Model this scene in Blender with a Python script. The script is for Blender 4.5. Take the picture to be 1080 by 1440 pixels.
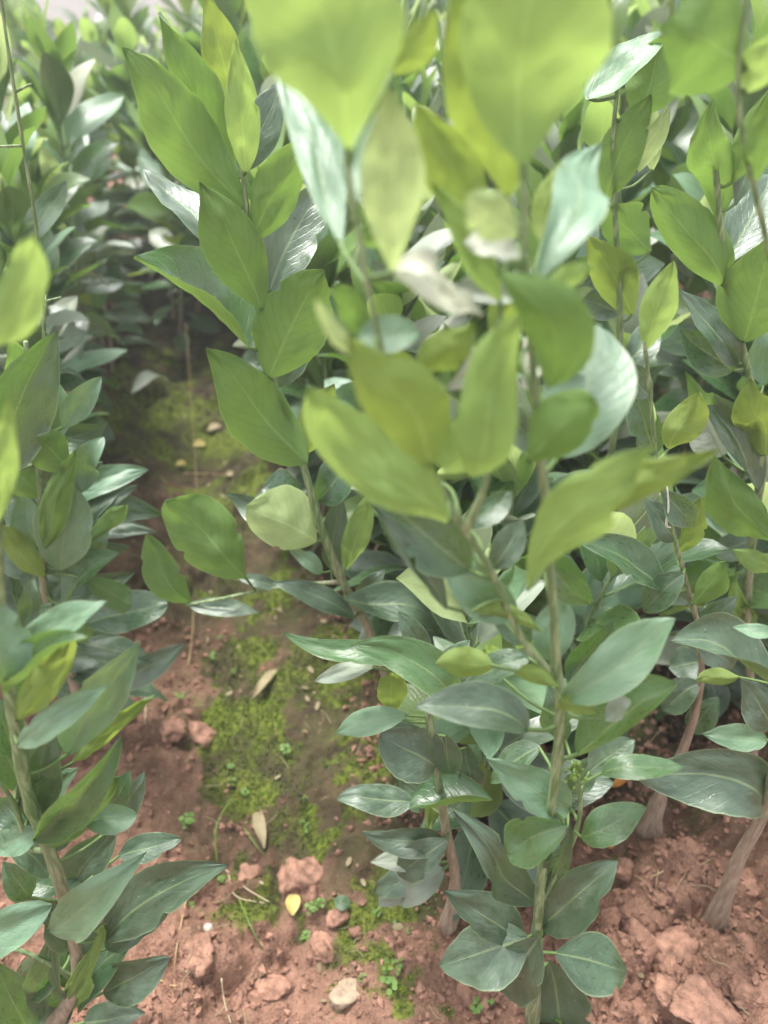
import bpy, math, random
import numpy as np
from mathutils import Vector, Matrix

random.seed(11)
RNG = np.random.default_rng(11)
SC = bpy.context.scene
COL = SC.collection
for _o in list(bpy.data.objects):
    bpy.data.objects.remove(_o)

# ------------------------------------------------------------------ camera, sky, sun, exposure
CAM_H, PITCH, FPX = 0.75, 38.0, 1088.0            # eye height (m), degrees down, focal length in pixels of the 1080x1440 photo
cam = bpy.data.cameras.new('camera')
cam.sensor_fit = 'VERTICAL'
cam.sensor_height = 34.6
cam.lens = 34.6 * FPX / 1440.0
cam.clip_start, cam.clip_end = 0.01, 600.0
cam.dof.use_dof = True
cam.dof.focus_distance = 0.53
cam.dof.aperture_fstop = 5.0
camo = bpy.data.objects.new('camera', cam)
COL.objects.link(camo)
camo.location = (0, 0, CAM_H)
camo.rotation_euler = (math.radians(90 - PITCH), 0, 0)
SC.camera = camo

world = bpy.data.worlds.new('World')
SC.world = world
world.use_nodes = True
wn, wl = world.node_tree.nodes, world.node_tree.links
wn.clear()
sky = wn.new('ShaderNodeTexSky')
sky.sky_type = 'NISHITA'
sky.sun_disc = False
SUN_EL, SUN_AZ = math.radians(71), math.radians(-35)     # azimuth measured from +Y towards +X
sky.sun_elevation = SUN_EL
sky.sun_rotation = SUN_AZ
sky.air_density, sky.dust_density, sky.ozone_density = 1.0, 4.0, 1.0
hsv = wn.new('ShaderNodeHueSaturation')
hsv.inputs['Saturation'].default_value = 0.18            # overcast: a nearly white sky
bg = wn.new('ShaderNodeBackground')
bg.inputs['Strength'].default_value = 0.12
wo = wn.new('ShaderNodeOutputWorld')
wl.new(sky.outputs[0], hsv.inputs['Color'])
wl.new(hsv.outputs[0], bg.inputs['Color'])
wl.new(bg.outputs[0], wo.inputs['Surface'])

sun = bpy.data.lights.new('sun', 'SUN')
sun.energy = 1.5
sun.angle = math.radians(14)
sun.color = (1.0, 0.97, 0.92)
suno = bpy.data.objects.new('sun', sun)
COL.objects.link(suno)
_d = Vector((math.sin(SUN_AZ) * math.cos(SUN_EL), math.cos(SUN_AZ) * math.cos(SUN_EL), math.sin(SUN_EL)))
suno.rotation_euler = _d.to_track_quat('Z', 'Y').to_euler()

SC.view_settings.view_transform = 'Standard'
SC.view_settings.look = 'None'
SC.view_settings.exposure = 1.85
SC.view_settings.gamma = 1.0
SC.view_settings.use_curve_mapping = False
ADDED_HAZE = 0.028  # density of the added haze volume
SC.cycles.use_denoising = True
SC.cycles.max_bounces = 8
SC.cycles.transmission_bounces = 4
SC.cycles.diffuse_bounces = 5
SC.cycles.glossy_bounces = 3

# ------------------------------------------------------------------ the measured view: photo pixel + depth -> point in the field
_c, _s = math.cos(math.radians(PITCH)), math.sin(math.radians(PITCH))
FWD = np.array([0, _c, -_s]); UPV = np.array([0, _s, _c]); RGT = np.array([1.0, 0, 0])
EYE = np.array([0, 0, CAM_H])

def ray(px, py):
    return FWD + RGT * ((px - 540) / FPX) + UPV * ((720 - py) / FPX)

def on_plane(px, py, gy, lean=0.0, off=0.0):
    """point where the line of sight meets the upright plane of a plant, y = gy + lean*z, then off metres further"""
    d = ray(px, py)
    t = (gy + lean * CAM_H) / (d[1] - lean * d[2])
    return EYE + d * (t + off)

# ------------------------------------------------------------------ noise for relief
def _hash(ix, iy, seed):
    n = (ix.astype(np.int64) * 374761393 + iy.astype(np.int64) * 668265263 + seed * 1442695041) & 0x7fffffff
    n = ((n ^ (n >> 13)) * 1274126177) & 0x7fffffff
    n = n ^ (n >> 16)
    return (n & 0xffff) / 65535.0

def vnoise(x, y, seed=0):
    ix, iy = np.floor(x), np.floor(y)
    fx, fy = x - ix, y - iy
    fx, fy = fx * fx * (3 - 2 * fx), fy * fy * (3 - 2 * fy)
    a, b = _hash(ix, iy, seed), _hash(ix + 1, iy, seed)
    c, d = _hash(ix, iy + 1, seed), _hash(ix + 1, iy + 1, seed)
    return (a + (b - a) * fx) * (1 - fy) + (c + (d - c) * fx) * fy

def fbm(x, y, seed=0, o=4):
    r, a, t = 0, 0.5, 0
    for i in range(o):
        r = r + a * vnoise(x, y, seed + i * 17); t += a
        x, y, a = x * 2.03 + 3.1, y * 2.03 + 1.7, a * 0.5
    return r / t - 0.5

def lumps(x, y, seed, keep=1.0):
    """rounded clods: one jittered dome in each cell of a unit grid"""
    ix, iy = np.floor(x), np.floor(y)
    out = np.zeros_like(x)
    for dx in (-1, 0, 1):
        for dy in (-1, 0, 1):
            cx, cy = ix + dx, iy + dy
            px, py = cx + _hash(cx, cy, seed), cy + _hash(cx, cy, seed + 5)
            r = 0.35 + 0.45 * _hash(cx, cy, seed + 9)
            hgt = r * (_hash(cx, cy, seed + 13) < keep)
            q = 1 - ((x - px) ** 2 + (y - py) ** 2) / (r * r)
            out = np.maximum(out, np.sqrt(np.clip(q, 0, 1)) * hgt)
    return out

ROW_D = np.array([-0.252, 0.968])                  # the rows run this way; s is the distance across them
def across(x, y): return x * 0.968 + y * 0.252
def along(x, y): return x * ROW_D[0] + y * ROW_D[1]
FURROW, ROWS = -0.03, [0.16, 0.38, 0.60, 0.82, 1.04, 1.26, 1.48, 1.70, 1.92, 2.14]
ROWS_L = [-0.22, -0.43, -0.64, -0.85, -1.06, -1.27]

def soil_height(x, y):
    x, y = np.asarray(x, float), np.asarray(y, float)
    s = across(x, y)
    fade = np.clip((4.2 - np.hypot(x, y)) / 1.0, 0, 1)
    h = -0.045 * np.exp(-((s - FURROW) / 0.12) ** 2)
    h = h - 0.015 * (0.5 - 0.5 * np.cos((s - 0.16) / 0.22 * 2 * math.pi)) * (np.abs(s - FURROW) > 0.15)
    h = h + 0.030 * fbm(x * 5, y * 5, 1) + 0.020 * fbm(x * 21, y * 21, 2) + 0.010 * fbm(x * 75, y * 75, 4, 3)
    w1, w2 = 0.9 * fbm(x * 26, y * 26, 77, 3), 0.9 * fbm(x * 26 + 9, y * 26, 78, 3)
    w3, w4 = 0.8 * fbm(x * 70, y * 70, 79, 2), 0.8 * fbm(x * 70 + 9, y * 70, 80, 2)
    rough = np.clip(0.30 + 2.2 * fbm(x * 6, y * 6, 3) + 1.1 * np.clip((s - 0.12) / 0.2, 0, 1) + 0.7 * np.exp(-((x + 0.16) ** 2 + (y - 0.33) ** 2) / 0.012), 0, 1)
    h = h + rough * (0.050 * lumps(x / 0.060 + w1, y / 0.060 + w2, 20, 0.6) ** 0.8 + 0.022 * lumps(x / 0.026 + w3, y / 0.026 + w4, 40, 0.7))
    h = h + 0.0065 * lumps(x / 0.011 + w4, y / 0.011 + w3, 60, 0.6) * (0.55 + 0.45 * rough) + 0.008 * fbm(x * 150, y * 150, 8, 2)
    crack = 1 - np.abs(2 * vnoise(x * 34 + w1, y * 34 + w2, 91) - 1)
    h = h - rough * 0.014 * np.clip((crack - 0.86) / 0.14, 0, 1)
    return h * fade

MOSS = [(-0.03, 0.52, 0.10, 1.0), (-0.09, 0.66, 0.10, 1.1), (-0.12, 0.36, 0.05, 0.75), (0.02, 0.36, 0.06, 0.85), (-0.17, 0.70, 0.08, 0.9), (-0.155, 0.55, 0.085, 1.25), (-0.07, 0.60, 0.07, 0.7), (-0.035, 0.33, 0.065, 1.1), (0.01, 0.29, 0.05, 1.05), (-0.10, 0.43, 0.07, 0.75), (-0.34, 1.30, 0.22, 1.1), (-0.27, 1.02, 0.14, 0.95),
        (-0.05, 0.75, 0.09, 0.75), (-0.18, 0.80, 0.11, 0.8), (0.06, 0.27, 0.03, 0.9), (-0.06, 0.50, 0.06, 0.8), (-0.42, 1.5, 0.2, 1.0)]
DAMP_SHADE = [(-0.02, 0.50, 0.12, 1.2), (-0.10, 0.62, 0.12, 1.0), (0.03, 0.38, 0.06, 0.9), (-0.12, 0.82, 0.16, 1.0), (-0.045, 0.56, 0.13, 1.2), (0.0, 0.45, 0.10, 1.1), (-0.02, 0.72, 0.15, 1.1), (-0.22, 0.95, 0.25, 1.0), (0.12, 0.52, 0.14, 1.0), (0.26, 0.62, 0.20, 1.0), (-0.30, 1.25, 0.35, 1.0), (-0.45, 1.8, 0.5, 1.0), (-0.12, 0.45, 0.09, 0.75), (0.1, 0.9, 0.4, 1.0)]  # damp soil, with shade under the plants painted in
def patches(x, y, lst):
    r = np.zeros_like(x)
    for cx, cy, rad, k in lst: r = np.maximum(r, k * np.exp(-((x - cx) ** 2 + (y - cy) ** 2) / (rad * rad)))
    return r
def moss_amount(x, y):
    m = fbm(x * 16 + 3, y * 16, 31) * 1.5 + fbm(x * 60, y * 60, 33) * 1.3
    return np.clip((m + patches(x, y, MOSS) - 0.42) * 2.4, 0, 1)
def damp_shade_amount(x, y):
    return np.clip(fbm(x * 14 + 8, y * 14, 35) * 0.8 + patches(x, y, DAMP_SHADE) * 1.1 - 0.1, 0, 1)

def gz(x, y): return float(soil_height(np.array([x]), np.array([y]))[0])

# ------------------------------------------------------------------ node helpers and materials
class NT:
    def __init__(self, name):
        self.m = bpy.data.materials.new(name); self.m.use_nodes = True
        self.t = self.m.node_tree; self.t.nodes.clear()
    def n(self, typ, **kw):
        nd = self.t.nodes.new(typ)
        for k, v in kw.items():
            if k.startswith('i_'):
                nd.inputs[k[2:].replace('_', ' ')].default_value = v
            else: setattr(nd, k, v)
        return nd
    def put(self, sock, v):
        if isinstance(v, bpy.types.NodeSocket): self.t.links.new(v, sock)
        elif v is not None: sock.default_value = v
    def math(self, op, a, b=None, clamp=False):
        nd = self.n('ShaderNodeMath', operation=op, use_clamp=clamp)
        self.put(nd.inputs[0], a); self.put(nd.inputs[1], b)
        return nd.outputs[0]
    def mix(self, f, a, b, mode='MIX'):
        nd = self.n('ShaderNodeMix', data_type='RGBA', blend_type=mode)
        self.put(nd.inputs[0], f)
        for s_, v in ((nd.inputs[6], a), (nd.inputs[7], b)):
            self.put(s_, v if isinstance(v, bpy.types.NodeSocket) else (*v, 1.0))
        return nd.outputs[2]
    def noise(self, vec, scale, detail=4, rough=0.55):
        nd = self.n('ShaderNodeTexNoise', i_Scale=scale, i_Detail=detail, i_Roughness=rough)
        self.put(nd.inputs['Vector'], vec)
        return nd.outputs['Fac']
    def ramp(self, f, a, b):
        nd = self.n('ShaderNodeMapRange', clamp=True)
        self.put(nd.inputs[0], f)
        nd.inputs[1].default_value, nd.inputs[2].default_value = a, b
        return nd.outputs[0]

def principled(name, color, rough=0.7, var=0.25, scale=60.0, bump=0.0, bumpscale=200.0, spec=0.3):
    t = NT(name)
    tc = t.n('ShaderNodeTexCoord').outputs['Object']
    oi = t.n('ShaderNodeObjectInfo').outputs['Random']
    f = t.noise(tc, scale)
    dark = tuple(c * (1 - var) for c in color); lite = tuple(min(1, c * (1 + var)) for c in color)
    colr = t.mix(t.ramp(f, 0.3, 0.7), dark, lite)
    colr = t.mix(t.math('MULTIPLY', oi, 0.35), colr, tuple(c * 0.7 for c in color))
    b = t.n('ShaderNodeBsdfPrincipled', i_Roughness=rough)
    b.inputs['Specular IOR Level'].default_value = spec
    t.put(b.inputs['Base Color'], colr)
    if bump:
        bn = t.n('ShaderNodeBump', i_Strength=bump, i_Distance=0.002)
        t.put(bn.inputs['Height'], t.noise(tc, bumpscale))
        t.put(b.inputs['Normal'], bn.outputs[0])
    t.put(t.n('ShaderNodeOutputMaterial').inputs[0], b.outputs[0])
    return t.m

def leaf_material(name, front, back, glow, dust_sheen=0.2, rough=0.42, trans=0.3, spots=0.5):
    """a leaf: glossy upper side with rib, side veins and a pale film of spray dust and painted sheen; paler matt underside; light passes through"""
    t = NT(name)
    uv = t.n('ShaderNodeUVMap', uv_map='UVMap').outputs[0]
    sx = t.n('ShaderNodeSeparateXYZ'); t.put(sx.inputs[0], uv)
    u, v = sx.outputs[0], sx.outputs[1]
    av = t.math('ABSOLUTE', t.math('SUBTRACT', v, 0.5))          # 0 at the rib, 0.5 at the edge
    tc = t.n('ShaderNodeTexCoord').outputs['Object']
    rnd = t.n('ShaderNodeObjectInfo').outputs['Random']
    off = t.n('ShaderNodeVectorMath', operation='ADD'); t.put(off.inputs[0], uv)
    cmb = t.n('ShaderNodeCombineXYZ'); t.put(cmb.inputs[0], t.math('MULTIPLY', rnd, 37.0)); t.put(cmb.inputs[1], t.math('MULTIPLY', rnd, 91.0))
    t.put(off.inputs[1], cmb.outputs[0])
    uvr = off.outputs[0]
    n_big = t.noise(uvr, 2.6, 3); n_mid = t.noise(uvr, 9.0, 5, 0.6); n_fine = t.noise(uvr, 60.0, 3)
    # side veins leave the rib slantwise
    ph = t.math('ADD', t.math('SUBTRACT', t.math('MULTIPLY', u, 10.0), t.math('MULTIPLY', av, 7.0)), t.math('MULTIPLY', n_mid, 0.9))
    saw = t.math('ABSOLUTE', t.math('SUBTRACT', t.math('FRACT', ph), 0.5))
    vein = t.math('SUBTRACT', 1.0, t.ramp(saw, 0.0, 0.11))
    ribw = t.math('MULTIPLY', t.math('SUBTRACT', 1.08, u), 0.028)
    rib = t.math('LESS_THAN', av, ribw)
    rim = t.ramp(av, 0.468, 0.492)
    # colours of the two sides
    fr = t.mix(t.ramp(n_big, 0.3, 0.7), tuple(c * 0.75 for c in front), tuple(c * 1.3 for c in front))
    fr = t.mix(t.math('MULTIPLY', rnd, 0.45), fr, (front[0] * 1.5, front[1] * 1.25, front[2] * 0.9))
    fr = t.mix(t.math('MULTIPLY', vein, 0.12), fr, tuple(min(1, c * 1.9 + 0.02) for c in front))
    fr = t.mix(t.math('MULTIPLY', rib, 0.75), fr, (0.20, 0.27, 0.11))
    fr = t.mix(t.math('MULTIPLY', rim, 0.55), fr, (0.30, 0.38, 0.20))
    film = t.math('MULTIPLY', t.ramp(t.math('ADD', t.math('MULTIPLY', n_mid, 0.7), t.math('MULTIPLY', n_big, 0.5)), 0.42, 0.85), dust_sheen * 1.7, True)
    film = t.math('ADD', film, dust_sheen * 0.12, True)
    fr = t.mix(film, fr, (0.31, 0.37, 0.28))  # pale film: spray dust plus sky sheen put into the colour
    spn = t.n('ShaderNodeTexVoronoi', i_Scale=14.0); t.put(spn.inputs['Vector'], uvr)
    sp = t.math('MULTIPLY', t.math('LESS_THAN', t.math('ADD', spn.outputs['Distance'], t.math('MULTIPLY', n_fine, 0.12)), 0.15), t.math('GREATER_THAN', n_mid, 0.50))
    fr = t.mix(t.math('MULTIPLY', sp, spots), fr, (0.55, 0.57, 0.45))
    bk = t.mix(t.ramp(n_big, 0.3, 0.7), tuple(c * 0.85 for c in back), tuple(c * 1.15 for c in back))
    bk = t.mix(t.math('MULTIPLY', rnd, 0.35), bk, (back[0] * 0.75, back[1] * 0.9, back[2] * 0.8))
    bk = t.mix(t.math('MULTIPLY', vein, 0.30), bk, tuple(c * 0.72 for c in back))
    bk = t.mix(t.math('MULTIPLY', rib, 0.7), bk, tuple(min(1, c * 1.35 + 0.03) for c in back))
    bk = t.mix(t.math('MULTIPLY', rim, 0.5), bk, tuple(min(1, c * 1.4 + 0.05) for c in back))
    blem = t.math('MULTIPLY', t.ramp(t.noise(uvr, 4.0, 7, 0.75), 0.60, 0.70), 0.65)
    bk = t.mix(blem, bk, (0.27, 0.21, 0.09))
    fr = t.mix(t.math('MULTIPLY', t.ramp(t.noise(uvr, 6.0, 7, 0.75), 0.63, 0.72), 0.55), fr, (0.20, 0.17, 0.07))
    bf = t.n('ShaderNodeNewGeometry').outputs['Backfacing']
    colr = t.mix(bf, fr, bk)
    ro = t.math('ADD', t.math('MULTIPLY', bf, 0.60 - rough), t.math('ADD', rough, t.math('ADD', t.math('MULTIPLY', film, 0.30), t.math('MULTIPLY', t.math('SUBTRACT', n_mid, 0.5), 0.35))))
    b = t.n('ShaderNodeBsdfPrincipled'); t.put(b.inputs['Base Color'], colr); t.put(b.inputs['Roughness'], ro)
    t.put(b.inputs['Specular IOR Level'], t.math('SUBTRACT', 1.0, t.math('MULTIPLY', bf, 0.65)))
    hgt = t.math('ADD', t.math('MULTIPLY', vein, -0.7), t.math('ADD', t.math('MULTIPLY', n_mid, 1.6), t.math('MULTIPLY', n_fine, 0.35)))
    hgt = t.math('SUBTRACT', hgt, t.math('MULTIPLY', rib, 1.2))
    bn = t.n('ShaderNodeBump', i_Strength=0.32, i_Distance=0.0009); t.put(bn.inputs['Height'], hgt)
    t.put(b.inputs['Normal'], bn.outputs[0])
    tr = t.n('ShaderNodeBsdfTranslucent'); t.put(tr.inputs['Color'], t.mix(t.math('MULTIPLY', vein, 0.3), glow, tuple(c * 0.6 for c in glow)))
    mx = t.n('ShaderNodeMixShader'); mx.inputs[0].default_value = trans
    t.put(mx.inputs[1], b.outputs[0]); t.put(mx.inputs[2], tr.outputs[0])
    t.put(t.n('ShaderNodeOutputMaterial').inputs[0], mx.outputs[0])
    return t.m

LM = {
    'd': leaf_material('leaf_mature', (0.024, 0.074, 0.030), (0.120, 0.200, 0.065), (0.18, 0.34, 0.045), 0.12, 0.28, 0.24),
    'g': leaf_material('leaf_green', (0.042, 0.122, 0.042), (0.150, 0.245, 0.072), (0.23, 0.385, 0.068), 0.10, 0.28, 0.36),
    'y': leaf_material('leaf_young', (0.160, 0.285, 0.080), (0.258, 0.378, 0.115), (0.36, 0.51, 0.120), 0.05, 0.34, 0.46, 0.2),
    'p': leaf_material('leaf_pale', (0.320, 0.420, 0.200), (0.420, 0.520, 0.240), (0.50, 0.62, 0.240), 0.08, 0.40, 0.46, 0.1),
    'o': leaf_material('leaf_olive', (0.080, 0.150, 0.045), (0.205, 0.285, 0.078), (0.34, 0.45, 0.070), 0.08, 0.34, 0.40, 0.3),
    's': leaf_material('leaf_slate', (0.026, 0.070, 0.034), (0.130, 0.185, 0.080), (0.15, 0.25, 0.050), 0.18, 0.32, 0.16),
    'c': leaf_material('leaf_celadon', (0.085, 0.200, 0.110), (0.180, 0.265, 0.105), (0.22, 0.36, 0.080), 0.22, 0.40, 0.22),  # pale green that also puts whitish sheen into the leaf colour
    'v': leaf_material('leaf_powdered', (0.20, 0.235, 0.19), (0.28, 0.33, 0.23), (0.28, 0.34, 0.20), 0.40, 0.36, 0.18, 0.1),
    'w': leaf_material('leaf_dust_glare', (0.46, 0.49, 0.44), (0.44, 0.47, 0.38), (0.40, 0.46, 0.32), 0.30, 0.36, 0.20, 0.1),  # white dust together with sky glare, both put into the base colour
}

def stem_material():
    t = NT('stem')
    at = t.n('ShaderNodeAttribute', attribute_name='age').outputs['Fac']      # 0 green shoot ... 1 old brown wood
    tc = t.n('ShaderNodeTexCoord').outputs['Object']
    mp = t.n('ShaderNodeMapping'); t.put(mp.inputs[0], tc); mp.inputs['Scale'].default_value = (1, 1, 0.12)
    st = t.noise(mp.outputs[0], 420.0, 3)
    nb = t.noise(tc, 70.0, 4)
    grn = t.mix(t.ramp(st, 0.42, 0.62), (0.120, 0.185, 0.070), (0.28, 0.34, 0.18))
    brn = t.mix(t.ramp(st, 0.35, 0.65), (0.23, 0.170, 0.125), (0.42, 0.33, 0.25))
    brn = t.mix(t.math('MULTIPLY', t.ramp(nb, 0.45, 0.7), 0.6), brn, (0.30, 0.20, 0.15))
    f = t.math('ADD', at, t.math('MULTIPLY', t.math('SUBTRACT', nb, 0.5), 0.6), True)
    b = t.n('ShaderNodeBsdfPrincipled', i_Roughness=0.62)
    t.put(b.inputs['Base Color'], t.mix(t.ramp(f, 0.3, 0.7), grn, brn))
    bn = t.n('ShaderNodeBump', i_Strength=0.35, i_Distance=0.0010); t.put(bn.inputs['Height'], t.math('ADD', st, nb))
    t.put(b.inputs['Normal'], bn.outputs[0])
    t.put(t.n('ShaderNodeOutputMaterial').inputs[0], b.outputs[0])
    return t.m
M_STEM = stem_material()

def soil_material():
    t = NT('red_clay_soil')
    tc = t.n('ShaderNodeTexCoord').outputs['Object']
    moss = t.n('ShaderNodeAttribute', attribute_name='moss').outputs['Fac']
    big, mid, fine = t.noise(tc, 5.0, 5), t.noise(tc, 38.0, 6, 0.62), t.noise(tc, 330.0, 4, 0.6)
    c = t.mix(t.ramp(mid, 0.32, 0.70), (0.145, 0.074, 0.048), (0.400, 0.225, 0.160))
    c = t.mix(t.math('MULTIPLY', t.ramp(big, 0.42, 0.62), 0.6), c, (0.110, 0.066, 0.040))
    c = t.mix(t.math('MULTIPLY', t.ramp(fine, 0.50, 0.72), 0.45), c, (0.38, 0.225, 0.160))
    c = t.mix(t.math('MULTIPLY', t.ramp(fine, 0.48, 0.30), 0.45), c, (0.095, 0.045, 0.032))
    damp_shade = t.n('ShaderNodeAttribute', attribute_name='damp_shade').outputs['Fac']
    film = t.mix(t.ramp(mid, 0.35, 0.65), (0.034, 0.028, 0.014), (0.085, 0.068, 0.032))  # dark film: damp growth plus shadow tone put into the colour
    film = t.mix(t.ramp(t.noise(tc, 22.0, 4), 0.5, 0.7), film, (0.052, 0.064, 0.018))
    c = t.mix(t.math('MULTIPLY', t.ramp(t.math('ADD', damp_shade, t.math('MULTIPLY', t.math('SUBTRACT', mid, 0.5), 1.2)), 0.18, 0.62), 0.92), c, film)
    mf = t.ramp(t.math('ADD', moss, t.math('MULTIPLY', t.math('SUBTRACT', mid, 0.5), 1.5)), 0.35, 0.75)
    mc = t.mix(t.ramp(t.noise(tc, 150.0, 4), 0.35, 0.68), (0.050, 0.066, 0.014), (0.175, 0.225, 0.024))
    mc = t.mix(t.ramp(t.noise(tc, 16.0, 4), 0.45, 0.60), mc, (0.062, 0.055, 0.026))
    c = t.mix(t.math('MULTIPLY', mf, 0.9), c, mc)
    b = t.n('ShaderNodeBsdfPrincipled', i_Roughness=0.85); b.inputs['Specular IOR Level'].default_value = 0.25
    t.put(b.inputs['Base Color'], c)
    bn = t.n('ShaderNodeBump', i_Strength=1.0, i_Distance=0.007); t.put(bn.inputs['Height'], t.math('ADD', mid, t.math('MULTIPLY', fine, 0.5)))
    t.put(b.inputs['Normal'], bn.outputs[0])
    t.put(t.n('ShaderNodeOutputMaterial').inputs[0], b.outputs[0])
    return t.m
M_SOIL = soil_material()
M_CLOD = principled('clod', (0.32, 0.178, 0.126), 0.9, 0.5, 110.0, 1.0, 500.0, 0.2)
M_PATH = principled('pale_path', (0.155, 0.135, 0.128), 0.9, 0.15, 3.0, 0.2, 40.0, 0.2)
M_STONE = principled('pale_stone', (0.36, 0.27, 0.19), 0.8, 0.25, 120.0, 0.6, 300.0)
M_WHITE = principled('white_pebble', (0.42, 0.37, 0.33), 0.7, 0.1, 80.0)
M_STRAW = principled('straw', (0.40, 0.29, 0.16), 0.7, 0.3, 100.0)
M_ROOTY = principled('pale_root', (0.52, 0.42, 0.30), 0.6, 0.2, 100.0)
M_GRASS = principled('grass_blade', (0.14, 0.22, 0.05), 0.5, 0.3, 60.0)
M_MOSS = principled('moss_tuft', (0.125, 0.195, 0.024), 0.8, 0.5, 25.0)
M_WEED = principled('weed_green', (0.120, 0.210, 0.045), 0.6, 0.4, 60.0)
M_YEL = principled('yellow_dead_leaf', (0.45, 0.36, 0.12), 0.6, 0.2, 60.0)
M_ORG = principled('orange_dead_leaf', (0.62, 0.26, 0.05), 0.6, 0.2, 60.0)
M_TAN = principled('tan_dead_leaf', (0.29, 0.24, 0.14), 0.7, 0.25, 60.0)
M_STALK = principled('leaf_stalk', (0.120, 0.190, 0.060), 0.5, 0.25, 80.0)
M_BUD = principled('bud_green', (0.16, 0.24, 0.05), 0.5, 0.3, 90.0)
M_THREAD = principled('white_thread', (0.75, 0.76, 0.72), 0.6, 0.05, 50.0)

# ------------------------------------------------------------------ objects
def link(name, me, mat=None, parent=None, kind=None):
    o = bpy.data.objects.new(name, me); COL.objects.link(o)
    if mat and me is not None and not me.materials: me.materials.append(mat)
    if parent: o.parent = parent
    if kind: o['kind'] = kind
    return o

def tag(o, label, cat, group=None):
    o['label'] = label; o['category'] = cat
    if group: o['group'] = group
    return o

def empty(name, loc):
    o = bpy.data.objects.new(name, None); COL.objects.link(o); o.location = loc
    o.empty_display_size = 0.03
    return o

def mesh(name, v, f, uv=None, smooth=True, attr=None):
    me = bpy.data.meshes.new(name)
    me.from_pydata([tuple(map(float, p)) for p in v], [], f)
    if uv is not None:
        l = me.uv_layers.new(name='UVMap')
        idx = np.empty(len(me.loops), np.int32); me.loops.foreach_get('vertex_index', idx)
        l.data.foreach_set('uv', np.asarray(uv, np.float32)[idx].ravel())
    if attr:
        for k, a in attr.items():
            at = me.attributes.new(k, 'FLOAT', 'POINT'); at.data.foreach_set('value', np.asarray(a, np.float32))
    if smooth: me.polygons.foreach_set('use_smooth', [True] * len(me.polygons))
    return me

def unit(a): return a / (np.linalg.norm(a) + 1e-12)

def tube(pts, rad, sides=6, knots=0.0, smoothn=3, cap=True):
    """vertices, faces and the 0..1 run of a round stem through pts; knots swells it a little at the leaf joints"""
    pts, rad = np.asarray(pts, float), np.asarray(rad, float)
    if smoothn > 1 and len(pts) > 2:                       # Catmull-Rom through the points
        P = np.vstack([2 * pts[0] - pts[1], pts, 2 * pts[-1] - pts[-2]]); out, rr = [], []
        for i in range(len(pts) - 1):
            p0, p1, p2, p3 = P[i:i + 4]
            for k in range(smoothn):
                t = k / smoothn
                out.append(0.5 * (2 * p1 + (p2 - p0) * t + (2 * p0 - 5 * p1 + 4 * p2 - p3) * t * t + (3 * p1 - p0 - 3 * p2 + p3) * t ** 3))
                rr.append(rad[i] + (rad[i + 1] - rad[i]) * t)
        out.append(pts[-1]); rr.append(rad[-1]); pts, rad = np.array(out), np.array(rr)
    n = len(pts); V, F, U = [], [], []
    tan = np.gradient(pts, axis=0)
    ref = unit(np.cross(tan[0], [0.3, 0.9, 0.2]))
    for i in range(n):
        t = unit(tan[i]); ref = unit(ref - t * ref.dot(t)); b = np.cross(t, ref)
        r = rad[i] * (1 + knots * (i % 3 == 1) * (0.5 + 0.5 * math.sin(i * 2.4)))
        for k in range(sides):
            a = 2 * math.pi * k / sides
            V.append(pts[i] + (ref * math.cos(a) + b * math.sin(a)) * r); U.append(i / (n - 1))
    for i in range(n - 1):
        for k in range(sides):
            k2 = (k + 1) % sides
            F.append((i * sides + k, i * sides + k2, (i + 1) * sides + k2, (i + 1) * sides + k))
    if cap:
        F.append(tuple(range(sides - 1, -1, -1))); F.append(tuple((n - 1) * sides + k for k in range(sides)))
    return V, F, U

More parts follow.
